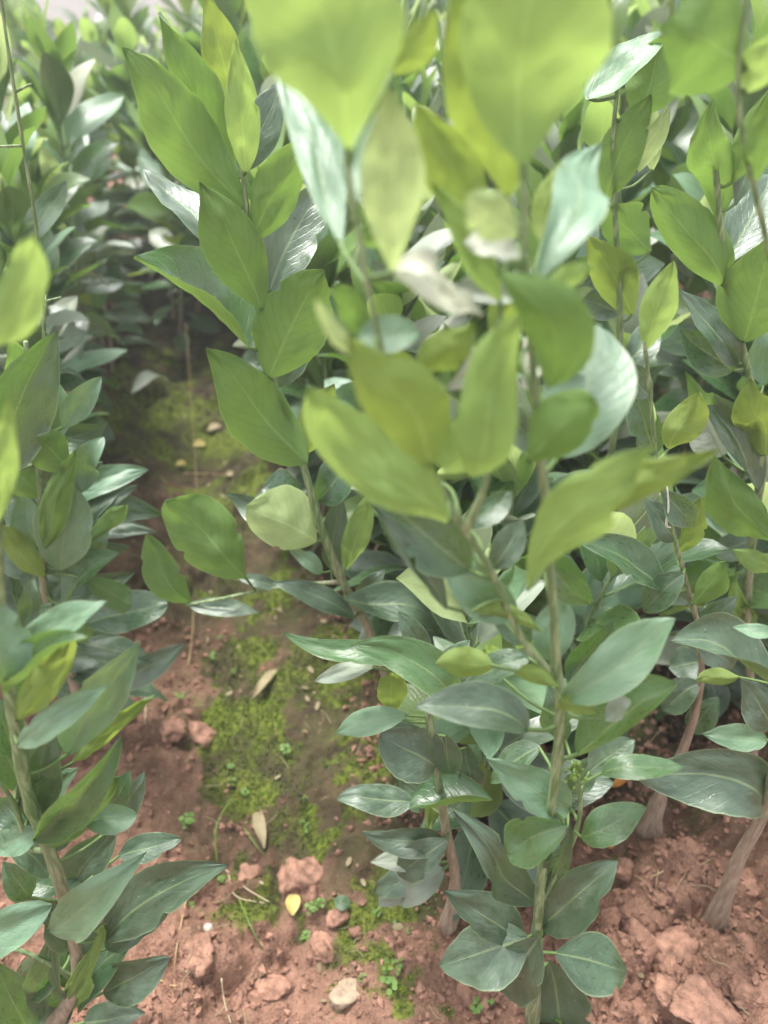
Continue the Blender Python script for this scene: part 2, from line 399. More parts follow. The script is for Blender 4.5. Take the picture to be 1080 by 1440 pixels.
def leaf_geo(B, T, N, W, fold=12, curl=0.5, bend=0.0, p=0.85, q=0.85, wave=0.02, nu=14, nv=6, A=None, pr=0.0011, seed=0, twist=0.35, crumple=0.012):
    """one blade from B to T, upper side along N, W wide; A is where its stalk leaves the stem"""
    B, T, N = np.asarray(B, float), np.asarray(T, float), np.asarray(N, float)
    L = np.linalg.norm(T - B); X = (T - B) / L
    N = unit(N - X * N.dot(X)); S = np.cross(N, X)
    us = np.linspace(0, 1, nu + 1)
    rs = np.random.default_rng(seed + 91)
    sc_, ph_ = rs.normal(0, 0.22) * (twist > 0), rs.uniform(0, 6.28)
    fi = curl * (0.5 - us) + sc_ * np.cos(2 * math.pi * us); fi = fi - 0.9 * np.clip(us - 0.82, 0, 1) * rs.uniform(-0.5, 2.5)
    ps = bend * (0.5 - us) + 0.5 * sc_ * np.sin(2 * math.pi * us + ph_)
    tw = rs.normal(0, twist) * (us - 0.3)
    asym = 1 + rs.normal(0, 0.07)
    t = np.stack([np.cos(fi) * np.cos(ps), np.sin(ps), np.sin(fi)], 1)
    mid = np.vstack([[0, 0, 0], np.cumsum((t[1:] + t[:-1]) / 2, 0)]); 
    e = mid[-1]; le = np.linalg.norm(e); ex = e / le; ez = unit(np.array([0, 0, 1.0]) - ex * ex[2]); ey = np.cross(ez, ex)
    RM = np.stack([ex, ey, ez]); mid = (mid @ RM.T) * (L / le); t = t @ RM.T
    sd = np.stack([-np.sin(ps), np.cos(ps), np.zeros_like(ps)], 1) @ RM.T
    nn = np.cross(t, sd)
    sd, nn = sd * np.cos(tw)[:, None] + nn * np.sin(tw)[:, None], nn * np.cos(tw)[:, None] - sd * np.sin(tw)[:, None]
    w = W / 2 * np.sin(math.pi * np.clip(us, 0, 1) ** p) ** q
    w[0] = max(w[0], pr); w[-1] = W * 0.012
    nib = np.ones((2, nu + 1))
    if nu >= 16:
        for sd_ in range(2):
            nib[sd_] -= 0.035 * (0.5 + 0.5 * np.sin(us * rs.uniform(25, 60) + rs.uniform(0, 6))) * (rs.random() < 0.6)
            if rs.random() < 0.22:
                c0 = rs.uniform(0.25, 0.9); nib[sd_] -= rs.uniform(0.10, 0.38) * np.exp(-((us - c0) / rs.uniform(0.02, 0.06)) ** 2)
            nib[sd_] += rs.normal(0, 0.04) * np.sin(us * rs.uniform(4, 9) + rs.uniform(0, 6))
    fo = math.radians(fold) * (1 - 0.35 * us)
    r = np.random.default_rng(seed + 5)
    p1, p2, k1, k2 = r.uniform(0, 6.3), r.uniform(0, 6.3), r.uniform(5, 10), r.uniform(5, 10)
    V, UV = [], []
    for i, u in enumerate(us):
        for j in range(nv + 1):
            v = -1 + 2 * j / nv
            rise = abs(v) ** 1.25 * w[i] * math.sin(fo[i])
            wv = wave * L * v * v * (math.sin(k1 * u + p1) if v > 0 else math.sin(k2 * u + p2)) * math.sin(math.pi * u)
            wv += crumple * L * (float(vnoise(np.array([u * 5.5 + seed % 97]), np.array([v * 2.2 + seed % 31]), 7)[0]) - 0.5 + 0.6 * (float(vnoise(np.array([u * 13.0 + seed % 97]), np.array([v * 5.0 + seed % 31]), 8)[0]) - 0.5)) * min(1, 4 * u) * 2
            wv += 0.0022 * L * math.sin(2 * math.pi * (9 * u - 3.2 * abs(v))) * (1 - abs(v)) * abs(v) * math.sin(math.pi * u)
            q_ = mid[i] + sd[i] * v * w[i] * (1 + (nib[int(v > 0), i] - 1) * v * v) * (asym if v > 0 else 2 - asym) * math.cos(fo[i] * abs(v)) + nn[i] * (rise + wv)
            V.append(B + X * q_[0] + S * q_[1] + N * q_[2]); UV.append((u, (v + 1) / 2))
    F = []
    m = nv + 1
    for i in range(nu):
        for j in range(nv):
            a = i * m + j
            F.append((a, a + m, a + m + 1, a + 1))
    if A is not None:
        A = np.asarray(A, float); t0 = X * t[0, 0] + S * t[0, 1] + N * t[0, 2]
        d = np.linalg.norm(B - A)
        if d > 1e-4:
            pv, pf, _ = tube([A, (A + B) / 2 - t0 * 0.12 * d, B + t0 * 0.02 * L], [pr * 1.25, pr, pr * 0.9], 5, 0, 3, False)
            o = len(V); V += pv; UV += [(0.0, 0.5)] * len(pv); F += [tuple(i + o for i in f) for f in pf]
    return V, F, UV

def green_stalk(me, n_blade):
    me.materials.append(M_STALK)
    idx = np.zeros(len(me.polygons), np.int32); idx[n_blade:] = 1
    me.polygons.foreach_set('material_index', idx)

# ------------------------------------------------------------------ the ground
def axis(lo, hi, step, far):
    fine = np.arange(lo, hi + step / 2, step)
    g, d, out = step, hi, []
    while d < far: g *= 1.22; d += g; out.append(d)
    g, d, neg = step, lo, []
    while d > -far: g *= 1.22; d -= g; neg.append(d)
    return np.concatenate([neg[::-1], fine, out])

def make_ground():
    xs = axis(-0.62, 0.75, 0.0038, 200.0)
    ys = axis(0.18, 1.75, 0.0046, 260.0)
    X, Y = np.meshgrid(xs, ys)
    Z = soil_height(X.ravel(), Y.ravel())
    nx, ny = len(xs), len(ys)
    co = np.stack([X.ravel(), Y.ravel(), Z], 1).astype(np.float32)
    i = (np.arange(ny - 1)[:, None] * nx + np.arange(nx - 1)[None, :]).ravel()
    quads = np.stack([i, i + 1, i + nx + 1, i + nx], 1).astype(np.int32)
    me = bpy.data.meshes.new('ground')
    me.vertices.add(len(co)); me.vertices.foreach_set('co', co.ravel())
    me.loops.add(quads.size); me.loops.foreach_set('vertex_index', quads.ravel())
    me.polygons.add(len(quads))
    me.polygons.foreach_set('loop_start', np.arange(len(quads), dtype=np.int32) * 4)
    me.polygons.foreach_set('loop_total', np.full(len(quads), 4, np.int32))
    me.update(); me.validate()
    me.polygons.foreach_set('use_smooth', [True] * len(me.polygons))
    at = me.attributes.new('moss', 'FLOAT', 'POINT')
    at.data.foreach_set('value', moss_amount(co[:, 0].astype(float), co[:, 1].astype(float)).astype(np.float32))
    at = me.attributes.new('damp_shade', 'FLOAT', 'POINT')
    at.data.foreach_set('value', damp_shade_amount(co[:, 0].astype(float), co[:, 1].astype(float)).astype(np.float32))
    link('ground', me, M_SOIL, kind='structure')
make_ground()
v = [(-40, 4.3, 0.012), (40, 4.3, 0.012), (40, 16, 0.012), (-40, 16, 0.012), (-40, 4.3, -0.1), (40, 4.3, -0.1), (40, 16, -0.1), (-40, 16, -0.1)]
link('path', mesh('path', v, [(0, 1, 2, 3), (0, 4, 5, 1), (1, 5, 6, 2), (2, 6, 7, 3), (3, 7, 4, 0)], smooth=False), M_PATH, kind='structure')

# ------------------------------------------------------------------ seedlings in front, measured leaf by leaf from the photograph
class Plant:
    def __init__(self, gx, gy, label, lean=0.0, name='citrus_seedling'):
        self.gx, self.gy, self.lean = gx, gy, lean
        self.o = np.array([gx, gy, gz(gx, gy) - 0.004])
        self.root = empty(name, self.o); tag(self.root, label, 'seedling', 'citrus seedlings in the nursery rows')
        self.paths = []
        self.k = int(gx * 977 + gy * 3571)
    def P(self, px, py, off=0.0): return on_plane(px, py, self.gy, self.lean, off)
    def stem(self, pts, r0, r1, age0=1.0, age1=0.0, from_ground=True, offs=None, name='stem', knots=0.25, taper=1.2):
        w = [self.P(p[0], p[1], (p[2] if len(p) > 2 else 0.0)) for p in pts]
        if from_ground: w[0] = self.o + np.array([w[0][0] - self.o[0], 0, 0]) * 0
        rad = r1 + (r0 - r1) * (1 - np.linspace(0, 1, len(w))) ** taper
        if from_ground: rad[0] *= 1.5
        V, F, U = tube(np.array(w), rad, 9, knots, 5)
        V = [p - self.o for p in V]
        me = mesh(name, V, F, attr={'age': [age0 + (age1 - age0) * min(1, u * 1.25) for u in U]})
        link(name, me, M_STEM, self.root)
        W = np.array(w); dense = np.vstack([W[i] + (W[i + 1] - W[i]) * t for i in range(len(W) - 1) for t in np.linspace(0, 1, 12)])
        self.paths.append(dense)
    def leaf(self, bx, by, tx, ty, w, side='U', tone='d', roll=0, fold=12, curl=0.5, bend=0, dt=None, off=0.0, p=0.85, q=0.85, wave=0.024):
        self.k += 1
        B = self.P(bx, by, off)
        up = max(0.0, (by - ty)) / (math.hypot(tx - bx, ty - by) + 1e-6)
        if dt is None: dt = (0.016 if side == 'U' else -0.008) * up
        T = self.P(tx, ty, off + dt)
        C = (B + T) / 2
        D = (C - EYE).dot(FWD)
        n = unit(EYE - C); X = unit(T - B); n = unit(n - X * n.dot(X))
        s = np.cross(X, n)
        ref = UPV if abs(s.dot(UPV)) > abs(s.dot(RGT)) else RGT
        if s.dot(ref) < 0: s = -s
        a = math.radians(roll)
        N = (n if side == 'U' else -n) * math.cos(a) + s * math.sin(a)
        W = w * D / FPX / max(0.35, abs(math.cos(a)))
        S = np.cross(N, X)
        bsign = 1 if S.dot(s) > 0 else -1
        hr = np.random.default_rng(self.k); p = p * hr.uniform(0.90, 1.12); q = q * hr.uniform(0.9, 1.08); fold = fold * hr.uniform(0.7, 1.7); curl = curl * hr.uniform(0.7, 1.6)
        allp = np.vstack(self.paths); dd = np.linalg.norm(allp - B, axis=1) + np.maximum(0, allp[:, 2] - B[2]) * 0.6
        A = allp[int(np.argmin(dd))]
        far_ = np.linalg.norm(B - A)
        if far_ > 0.042:
            mv = (A - B) * (1 - 0.042 / far_); B = B + mv; T = T + mv * 0.6
        soft = tone in 'ypow' or (tone == 'g' and side == 'B')
        if soft: fold, wave = fold * 1.5, wave * 1.5
        V, F, UV = leaf_geo(B, T, N, W, fold, curl, bend * bsign, p, q, wave, 20, 10, A, 0.0008 + 0.00055 * min(1, W / 0.035), self.k, 0.45 if soft else 0.35, 0.032 if soft else 0.016)
        me = mesh('leaf', [v_ - self.o for v_ in V], F, UV)
        link('leaf', me, LM[tone], self.root); green_stalk(me, 200)
        STATS.append((self.root['label'][:28], int(bx), int(by), round(float(np.linalg.norm(T - B)) * 100, 1), round(W * 100, 1), round(float(np.linalg.norm(A - B)) * 100, 1), round(float(D), 2)))
STATS = []

# ---- M: the tall front seedling
M = Plant(0.127, 0.250, 'tallest front seedling, with huge yellow-green leaves at its top and a ridged stem')
M.stem([(752, 1440), (757, 1290), (766, 1200), (782, 1090), (788, 1000), (784, 950), (779, 870), (772, 780), (760, 640), (746, 480), (738, 380), (736, 250)], 0.0041, 0.0011, 0.40, -0.6, taper=1.4)
M.stem([(784, 955), (735, 900), (692, 805), (648, 735), (612, 672), (570, 600), (532, 470), (503, 320), (489, 232)], 0.0018, 0.0009, -0.2, -0.5, False, name='side_shoot')
M.stem([(760, 1268), (795, 1205), (815, 1150), (812, 1085)], 0.0022, 0.0012, 0.1, -0.2, False, name='side_shoot')
M.stem([(655, 745), (680, 690), (690, 640), (700, 560), (700, 460)], 0.0017, 0.0010, -0.2, -0.3, False, name='side_shoot')
L = M.leaf
# low leaves
L(790, 985, 950, 870, 76, 'U', 'c', 0, 12, 0.3, p=0.95, dt=0.015, q=0.8)
L(812, 1062, 952, 962, 88, 'U', 'g', 38, 32, 0.3, p=1.1, q=0.7, dt=0.0)
L(845, 1088, 962, 1080, 36, 'U', 'g', 30, 10, 0.8, off=0.01)
L(818, 1178, 910, 1135, 52, 'U', 'g', 10, 10, 0.5, off=-0.01)
L(796, 1160, 712, 1200, 78, 'U', 'g', 0, 22, 0.5, p=1.1, q=0.7, off=-0.02)
L(802, 1136, 683, 1066, 64, 'U', 'c', 0, 15, 0.4, off=0.015)
L(742, 1028, 583, 995, 72, 'U', 's', 20, 18, 0.7, bend=0.5, off=-0.01)
L(757, 1272, 638, 1140, 64, 'U', 's', 0, 14, 0.3, off=0.015)
L(735, 1325, 624, 1252, 62, 'U', 's', 0, 8, 0.4, off=0.01)
L(745, 1318, 618, 1358, 88, 'U', 's', 0, 14, 0.5, off=-0.005)
L(757, 1318, 706, 1396, 78, 'U', 's', 0, 16, 0.6, off=-0.02, p=1.0, q=0.7)
L(770, 1350, 792, 1450, 92, 'U', 's', 0, 6, 0.4, off=0.03, p=1.05)
L(780, 1340, 881, 1366, 80, 'U', 'd', 0, 10, 0.4, p=0.95, q=0.75)
L(762, 1302, 868, 1210, 86, 'U', 's', 0, 24, 0.4, p=1.0, dt=0.01)
L(770, 1262, 802, 1150, 30, 'U', 'd', 30, 24, 0.2, off=-0.004)
L(764, 1255, 778, 1180, 24, 'U', 's', -30, 20, 0.2)
L(785, 968, 728, 945, 34, 'B', 'o', 20, 20, 0.4, off=-0.012)
L(788, 985, 842, 1004, 30, 'B', 'o', 10, 20, 0.6, off=-0.012)
L(800, 962, 862, 872, 56, 'U', 'd', 10, 24, -0.3, off=0.03)
L(745, 925, 652, 962, 42, 'U', 'd', 20, 14, 0.4, off=0.03)
L(668, 925, 668, 893, 26, 'B', 'y', 0, 12, 0.3, off=0.06)
L(692, 935, 612, 934, 48, 'B', 'o', 10, 18, 0.6, off=0.02)
L(850, 1012, 886, 983, 30, 'U', 'v', 0, 20, 0.4, off=-0.012)  # added pale leaf, standing for a highlight on a dusty leaf
L(828, 1086, 893, 1040, 52, 'U', 's', 10, 10, 0.4, off=0.03)
L(662, 860, 763, 890, 28, 'B', 'o', 30, 22, 0.9, off=-0.01)
L(757, 1320, 772, 1268, 20, 'U', 's', 0, 20, 0.2, off=-0.004)
L(760, 1050, 690, 1100, 40, 'U', 'd', 30, 14, 0.5, off=0.06)
L(795, 1040, 770, 960, 44, 'U', 'd', 0, 14, 0.3, off=0.05)
L(800, 1120, 838, 1060, 40, 'U', 'd', 0, 14, 0.3, off=0.05)
# middle, young
L(741, 832, 916, 628, 104, 'B', 'y', 0, 16, -0.5, bend=-0.6, p=1.3, q=0.9, off=-0.035, dt=-0.02)
L(808, 750, 1012, 632, 56, 'B', 'o', 15, 24, -0.5, bend=0.35, p=0.9, off=-0.02)
L(660, 802, 524, 690, 96, 'U', 'd', 0, 10, 0.3, off=0.01)
L(628, 856, 521, 708, 34, 'U', 's', 30, 14, 0.3, off=0.0)
L(728, 872, 622, 798, 66, 'U', 'c', 0, 10, 0.4, off=0.005)
L(775, 930, 788, 835, 58, 'U', 'c', 0, 14, 0.3, off=0.02)
L(700, 860, 660, 770, 40, 'U', 'c', 0, 14, 0.3, off=0.03)
L(632, 735, 432, 546, 110, 'B', 'y', 0, 12, -0.3, bend=-0.25, p=0.95, off=-0.02)
L(604, 656, 487, 474, 124, 'B', 'o', 0, 14, -0.3, bend=0.45, off=-0.035, p=0.8)
L(508, 512, 444, 420, 34, 'B', 'p', 0, 24, -0.4, off=-0.03)
L(662, 672, 728, 448, 100, 'B', 'y', 0, 18, -0.4, bend=-0.2, p=0.75, off=-0.03)
L(700, 650, 600, 590, 90, 'B', 'y', 0, 14, -0.3, off=-0.01)
L(588, 520, 668, 452, 66, 'B', 'o', 0, 14, -0.3, off=0.01)
L(553, 384, 678, 444, 66, 'U', 'w', 48, 14, 0.8, wave=0.06, off=0.0)
L(500, 482, 592, 470, 56, 'U', 'c', 30, 12, 0.6, off=0.01)
L(628, 548, 692, 478, 34, 'U', 'w', 40, 14, 0.4, off=0.0, wave=0.04, dt=0.03)
L(735, 550, 756, 470, 44, 'U', 'w', 0, 10, 0.4, off=0.03, dt=0.05)
L(700, 382, 775, 545, 104, 'B', 'g', 0, 16, -0.8, bend=0.95, p=1.05, q=0.75, off=-0.01)
L(785, 642, 838, 458, 124, 'U', 'c', 0, 10, 0.5, bend=0.5, p=1.0, q=0.7, off=0.015, dt=0.05)
L(742, 650, 836, 560, 96, 'B', 'g', 0, 14, -0.3, p=0.95, q=0.7, off=-0.01)
L(770, 404, 834, 372, 38, 'B', 'y', 10, 30, -0.6, wave=0.05)
L(736, 372, 651, 340, 40, 'U', 'w', 45, 14, 0.8, wave=0.06)
L(756, 392, 846, 202, 84, 'U', 'c', 0, 14, 0.4, bend=-0.2, off=0.01, dt=0.07)
L(728, 332, 658, 272, 68, 'B', 'p', 0, 10, -0.6, p=1.0, q=0.65)
# top, close to the lens
L(736, 236, 746, -125, 232, 'B', 'y', 0, 16, -0.3, p=1.2, q=0.85, dt=0.01)
L(712, 280, 640, -40, 118, 'B', 'o', 20, 14, -0.3, off=0.03)
L(552, 388, 546, 120, 106, 'B', 'p', 0, 16, -0.5, p=1.05, q=0.85, bend=0.15)
L(490, 212, 395, -170, 256, 'B', 'y', 0, 14, -0.3, p=1.25, q=0.85)
L(496, 292, 512, 95, 66, 'U', 'c', 0, 14, 0.4, off=0.01, dt=0.05)
L(658, 302, 577, 138, 82, 'B', 'o', 0, 12, -0.3, off=0.05)
L(704, 424, 606, 256, 54, 'B', 'y', 0, 16, -0.4, off=0.01)
L(552, 104, 612, 14, 52, 'B', 'o', 0, 12, -0.3, off=0.03)
L(470, 330, 380, 90, 60, 'U', 'c', 20, 14, 0.3, off=0.05, dt=0.06)
L(790, 262, 802, 186, 46, 'B', 'o', 0, 14, -0.3, off=0.1)

for e in ((745, 905, 690, 850, 44, 'U', 'd', .03), (765, 700, 800, 780, 54, 'U', 'd', .05), (690, 800, 735, 730, 46, 'U', 's', .03), (650, 740, 600, 790, 44, 'U', 's', .04), (655, 742, 720, 690, 46, 'U', 'd', .05),
          (612, 672, 560, 740, 50, 'U', 's', .05), (770, 790, 830, 850, 46, 'U', 'd', .05), (760, 640, 700, 560, 50, 'U', 's', .06), (570, 600, 500, 640, 52, 'U', 'd', .05), (540, 500, 600, 560, 50, 'B', 'o', .04),
          (532, 470, 470, 400, 46, 'B', 'g', .03), (745, 480, 820, 520, 50, 'U', 'd', .06), (738, 390, 690, 470, 50, 'B', 'o', .05), (735, 420, 640, 400, 44, 'U', 'v', .05), (505, 330, 590, 300, 50, 'B', 'g', .06)):
    L(e[0], e[1], e[2], e[3], e[4], e[5], e[6], random.uniform(-20, 25), 16, 0.5, off=e[7] * 0.75)

# bud cluster on the little side shoot
def buds(parent, c, n, r, rb):
    V, F = [], []
    for i in range(n):
        d = unit(RNG.normal(size=3)); ctr = c + d * r * RNG.uniform(0.3, 1)
        rr = rb * RNG.uniform(0.6, 1.2)
        o = len(V)
        for k in range(3):
            for a in range(6):
                el = (k - 1) * 0.95; an = a * math.pi / 3
                V.append(ctr + rr * np.array([math.cos(el) * math.cos(an), math.cos(el) * math.sin(an), 1.3 * math.sin(el)]))
        for k in range(2):
            for a in range(6):
                F.append((o + k * 6 + a, o + k * 6 + (a + 1) % 6, o + k * 6 + 6 + (a + 1) % 6, o + k * 6 + 6 + a))
        F.append(tuple(o + a for a in range(5, -1, -1))); F.append(tuple(o + 12 + a for a in range(6)))
    return V, F
bc = M.P(808, 1085)
V, F = buds(None, bc - M.o, 26, 0.009, 0.0014)
ob = link('bud_cluster', mesh('bud_cluster', V, F), M_BUD, M.root); ob['kind'] = 'stuff'

# ---- P: the short dusty seedling just left of it
P = Plant(0.060, 0.333, 'short dusty seedling with a fan of greyish leaves, right of the mossy furrow')
P.stem([(638, 1310), (640, 1240), (626, 1160), (613, 1080), (603, 1000), (606, 950)], 0.0055, 0.0018, 1.0, 0.1)
L = P.leaf
L(640, 984, 493, 908, 66, 'U', 'g', 10, 12, 0.7, bend=0.55, off=-0.02)
L(565, 946, 397, 889, 34, 'U', 'g', 30, 16, 0.5, off=0.02)
L(572, 1006, 472, 1033, 42, 'U', 'c', 10, 14, 0.6, bend=0.4)
L(612, 1078, 534, 1032, 84, 'U', 's', 0, 22, 0.9, p=1.1, q=0.65, off=-0.01, wave=0.04)
L(582, 1128, 474, 1124, 44, 'U', 's', 10, 10, 0.6, bend=0.3)
L(692, 1126, 576, 1136, 58, 'U', 'g', 50, 42, 0.3, p=1.1, q=0.7, off=-0.02)
L(626, 1192, 510, 1170, 46, 'U', 's', 0, 16, 0.4)
L(622, 1200, 521, 1212, 40, 'U', 'v', 0, 16, 0.4, off=-0.004)
L(620, 1212, 526, 1256, 44, 'U', 's', 0, 16, 0.4, off=-0.002)
L(624, 1222, 532, 1274, 56, 'U', 'v', 0, 16, 0.5, off=-0.012)
L(630, 1180, 560, 1230, 50, 'U', 's', 0, 16, 0.5, off=-0.016)
L(548, 1004, 552, 944, 48, 'B', 'o', 0, 14, 0.3, off=0.01)
L(525, 938, 442, 958, 26, 'U', 'v', 20, 14, 0.6, off=0.02)
L(626, 1034, 632, 1088, 44, 'U', 's', 0, 14, 0.4)
L(655, 1050, 665, 1110, 40, 'U', 's', 0, 14, 0.4, off=0.02)
L(600, 1130, 560, 1090, 46, 'U', 's', 0, 14, 0.4, off=0.02)
L(622, 1110, 602, 1170, 34, 'B', 'o', 0, 14, 0.4, off=0.01)
L(610, 960, 660, 900, 44, 'U', 'd', 0, 14, 0.4, off=0.02)
L(604, 930, 560, 860, 40, 'U', 's', 0, 14, 0.4, off=0.03)

# ---- B: the leaning seedling behind, left of centre
Bp = Plant(0.016, 0.530, 'leaning seedling left of centre with a round pale leaf low on its stem')
Bp.stem([(556, 1062), (545, 960), (520, 888), (482, 818), (452, 742), (425, 650), (392, 560), (367, 460), (352, 340), (342, 250), (332, 160)], 0.0058, 0.0014, 0.9, -0.3, taper=1.5)
Bp.stem([(482, 818), (430, 822), (370, 830), (310, 842), (262, 851)], 0.0022, 0.0012, 0.5, 0.2, False, name='side_shoot')
L = Bp.leaf
L(346, 292, 172, 66, 104, 'B', 'g', 0, 12, -0.2, p=0.9)
L(328, 235, 222, 18, 66, 'B', 'g', 10, 12, -0.2, off=0.02)
L(346, 245, 330, 55, 58, 'B', 'y', 0, 24, -0.3, wave=0.03, off=-0.005)
L(352, 338, 438, 194, 78, 'B', 'g', 0, 14, -0.2, bend=-0.2)
L(379, 412, 459, 258, 78, 'U', 's', 0, 16, 0.3, bend=-0.35, dt=0.06)
L(302, 352, 202, 238, 52, 'U', 's', 40, 16, 0.3, dt=0.04)
L(368, 437, 280, 256, 86, 'B', 'g', 0, 12, -0.3, bend=0.4, off=-0.01)
L(352, 492, 188, 362, 92, 'U', 'g', 62, 36, 0.3, bend=0.35, off=-0.012)
L(378, 532, 456, 381, 112, 'B', 'g', 0, 12, -0.2, bend=-0.25, off=-0.015)
L(432, 652, 290, 490, 104, 'B', 'g', 0, 14, -0.2, bend=0.15, off=-0.02, p=0.8)
L(446, 762, 346, 712, 96, 'B', 'p', 0, 12, -0.5, p=1.0, q=0.6, off=-0.01)
L(346, 813, 234, 706, 98, 'B', 'g', 0, 12, -0.3, bend=0.2, p=1.05, q=0.7, off=-0.01)
L(268, 848, 206, 752, 52, 'B', 'd', 10, 14, -0.3, bend=-0.2, off=0.01)
L(264, 850, 366, 862, 28, 'U', 's', 20, 12, 0.3)
L(400, 826, 330, 812, 20, 'U', 's', 20, 12, 0.3, off=0.005)
L(498, 869, 382, 820, 36, 'U', 's', 20, 16, 0.5, bend=0.3, off=-0.02)
L(484, 842, 614, 893, 52, 'U', 's', 38, 32, 0.5, bend=0.5, off=-0.02)
L(452, 806, 404, 768, 24, 'U', 'c', 0, 16, 0.3, off=-0.01)
L(466, 800, 478, 686, 40, 'U', 's', 0, 16, 0.3, off=0.02)
L(486, 802, 524, 688, 40, 'B', 'y', 0, 14, -0.2, off=0.01)
L(448, 704, 492, 638, 62, 'U', 'd', 0, 24, 0.3, off=0.02, p=1.0)
L(424, 694, 368, 688, 64, 'U', 'd', 0, 14, 0.3, off=0.03)
L(400, 720, 310, 690, 40, 'U', 's', 0, 14, 0.3, off=0.05)
L(425, 640, 470, 540, 60, 'B', 'o', 0, 14, -0.2, off=0.02)
L(385, 545, 430, 440, 60, 'U', 's', 0, 14, 0.2, off=0.04)
L(508, 860, 540, 800, 40, 'U', 's', 0, 14, 0.2, off=0.02)
L(500, 848, 570, 820, 36, 'U', 's', 10, 14, 0.2, off=0.03)
L(340, 240, 400, 110, 60, 'U', 's', 0, 14, 0.2, off=0.04)
L(326, 140, 290, -10, 60, 'B', 'o', 0, 14, -0.2, off=0.03)

# ---- Q: front left
Q = Plant(-0.285, 0.245, 'leafy seedling cut by the lower left edge, its broad leaves reaching over the furrow')
Q.stem([(118, 1446), (108, 1375), (92, 1270), (68, 1192), (40, 1120), (18, 1000), (4, 900), (-8, 700), (-14, 480), (-10, 330)], 0.0050, 0.0020, 0.8, -0.3)
Q.stem([(68, 1195), (40, 1190), (20, 1130), (-20, 1080)], 0.0020, 0.0012, 0.0, -0.2, False, name='side_shoot')
Q.stem([(108, 1380), (60, 1350), (0, 1330), (-50, 1340)], 0.0022, 0.0014, 0.3, 0.0, False, name='side_shoot')
L = Q.leaf
L(24, 1048, 155, 962, 46, 'U', 'c', 10, 14, 0.5, off=-0.015)
L(96, 1062, 196, 902, 74, 'U', 'c', 10, 22, 0.3, bend=-0.2, off=0.02)
L(102, 1072, 216, 980, 32, 'B', 'o', 20, 14, -0.2, off=0.03)
L(46, 1182, 172, 1035, 66, 'U', 'g', 28, 34, 0.3, bend=0.25, off=-0.01)
L(66, 1192, 168, 1092, 52, 'B', 'g', 10, 14, -0.3, off=-0.004)
L(112, 1152, 193, 1146, 48, 'U', 'c', 0, 26, 0.8, p=1.35, q=0.6, off=0.0)
L(186, 1146, 216, 1078, 42, 'U', 's', 0, 14, 0.4, off=0.06)
L(146, 1152, 184, 1084, 42, 'U', 'd', 0, 14, 0.4, off=0.02)
L(40, 1152, 74, 1015, 62, 'U', 's', 0, 14, 0.3, off=0.012)
L(68, 1308, 206, 1198, 66, 'U', 'c', 0, 22, 0.6, bend=-0.25, off=-0.03)
L(148, 1322, 320, 1217, 84, 'U', 's', 10, 14, 0.5, bend=0.45, off=0.0)
L(150, 1335, 252, 1262, 46, 'U', 's', 0, 14, 0.4, off=0.015)
L(-45, 1335, 73, 1272, 68, 'U', 'c', 0, 16, 1.0, p=1.2, q=0.65, off=-0.02)
L(84, 1436, 144, 1302, 36, 'B', 'y', 10, 16, -0.3, off=0.0)
L(60, 1446, 76, 1306, 64, 'U', 'd', 0, 18, 0.3, off=0.01)
L(36, 1446, -6, 1352, 72, 'U', 'd', 0, 14, 0.5, off=-0.01)
L(146, 1396, 238, 1346, 66, 'U', 's', 0, 14, 0.5, off=0.03, p=1.0, q=0.7)
L(104, 1246, 164, 1160, 60, 'U', 's', 0, 14, 0.3, off=0.05)
L(166, 1204, 256, 1180, 40, 'U', 's', 10, 14, 0.4, off=0.06)
L(42, 1262, 4, 1212, 44, 'U', 'd', 0, 14, 0.4, off=0.0)
L(8, 955, -14, 846, 82, 'U', 'c', 0, 14, 0.4, off=-0.02, p=1.0, q=0.65)
L(28, 918, 150, 845, 54, 'U', 'c', 15, 16, 0.4, off=0.01)
L(10, 975, 124, 896, 58, 'U', 'g', 40, 40, 0.5, bend=0.35, off=-0.02)
L(24, 1014, 96, 902, 54, 'B', 'o', 0, 16, -0.3, off=-0.004)
L(34, 884, 48, 812, 36, 'U', 's', 0, 20, 0.2, off=0.02)
L(-14, 490, 46, 330, 76, 'B', 'y', 0, 16, -0.3)
L(-8, 740, 16, 545, 48, 'B', 'y', 0, 16, -0.3, off=-0.01)
L(30, 1110, -10, 1020, 46, 'U', 'd', 0, 14, 0.3, off=0.02)
L(70, 1250, 20, 1300, 46, 'U', 's', 0, 14, 0.3, off=0.03)
L(100, 1340, 20, 1400, 60, 'U', 'd', 0, 14, 0.4, off=0.03)
L(110, 1360, 160, 1290, 50, 'U', 's', 0, 14, 0.3, off=0.04)

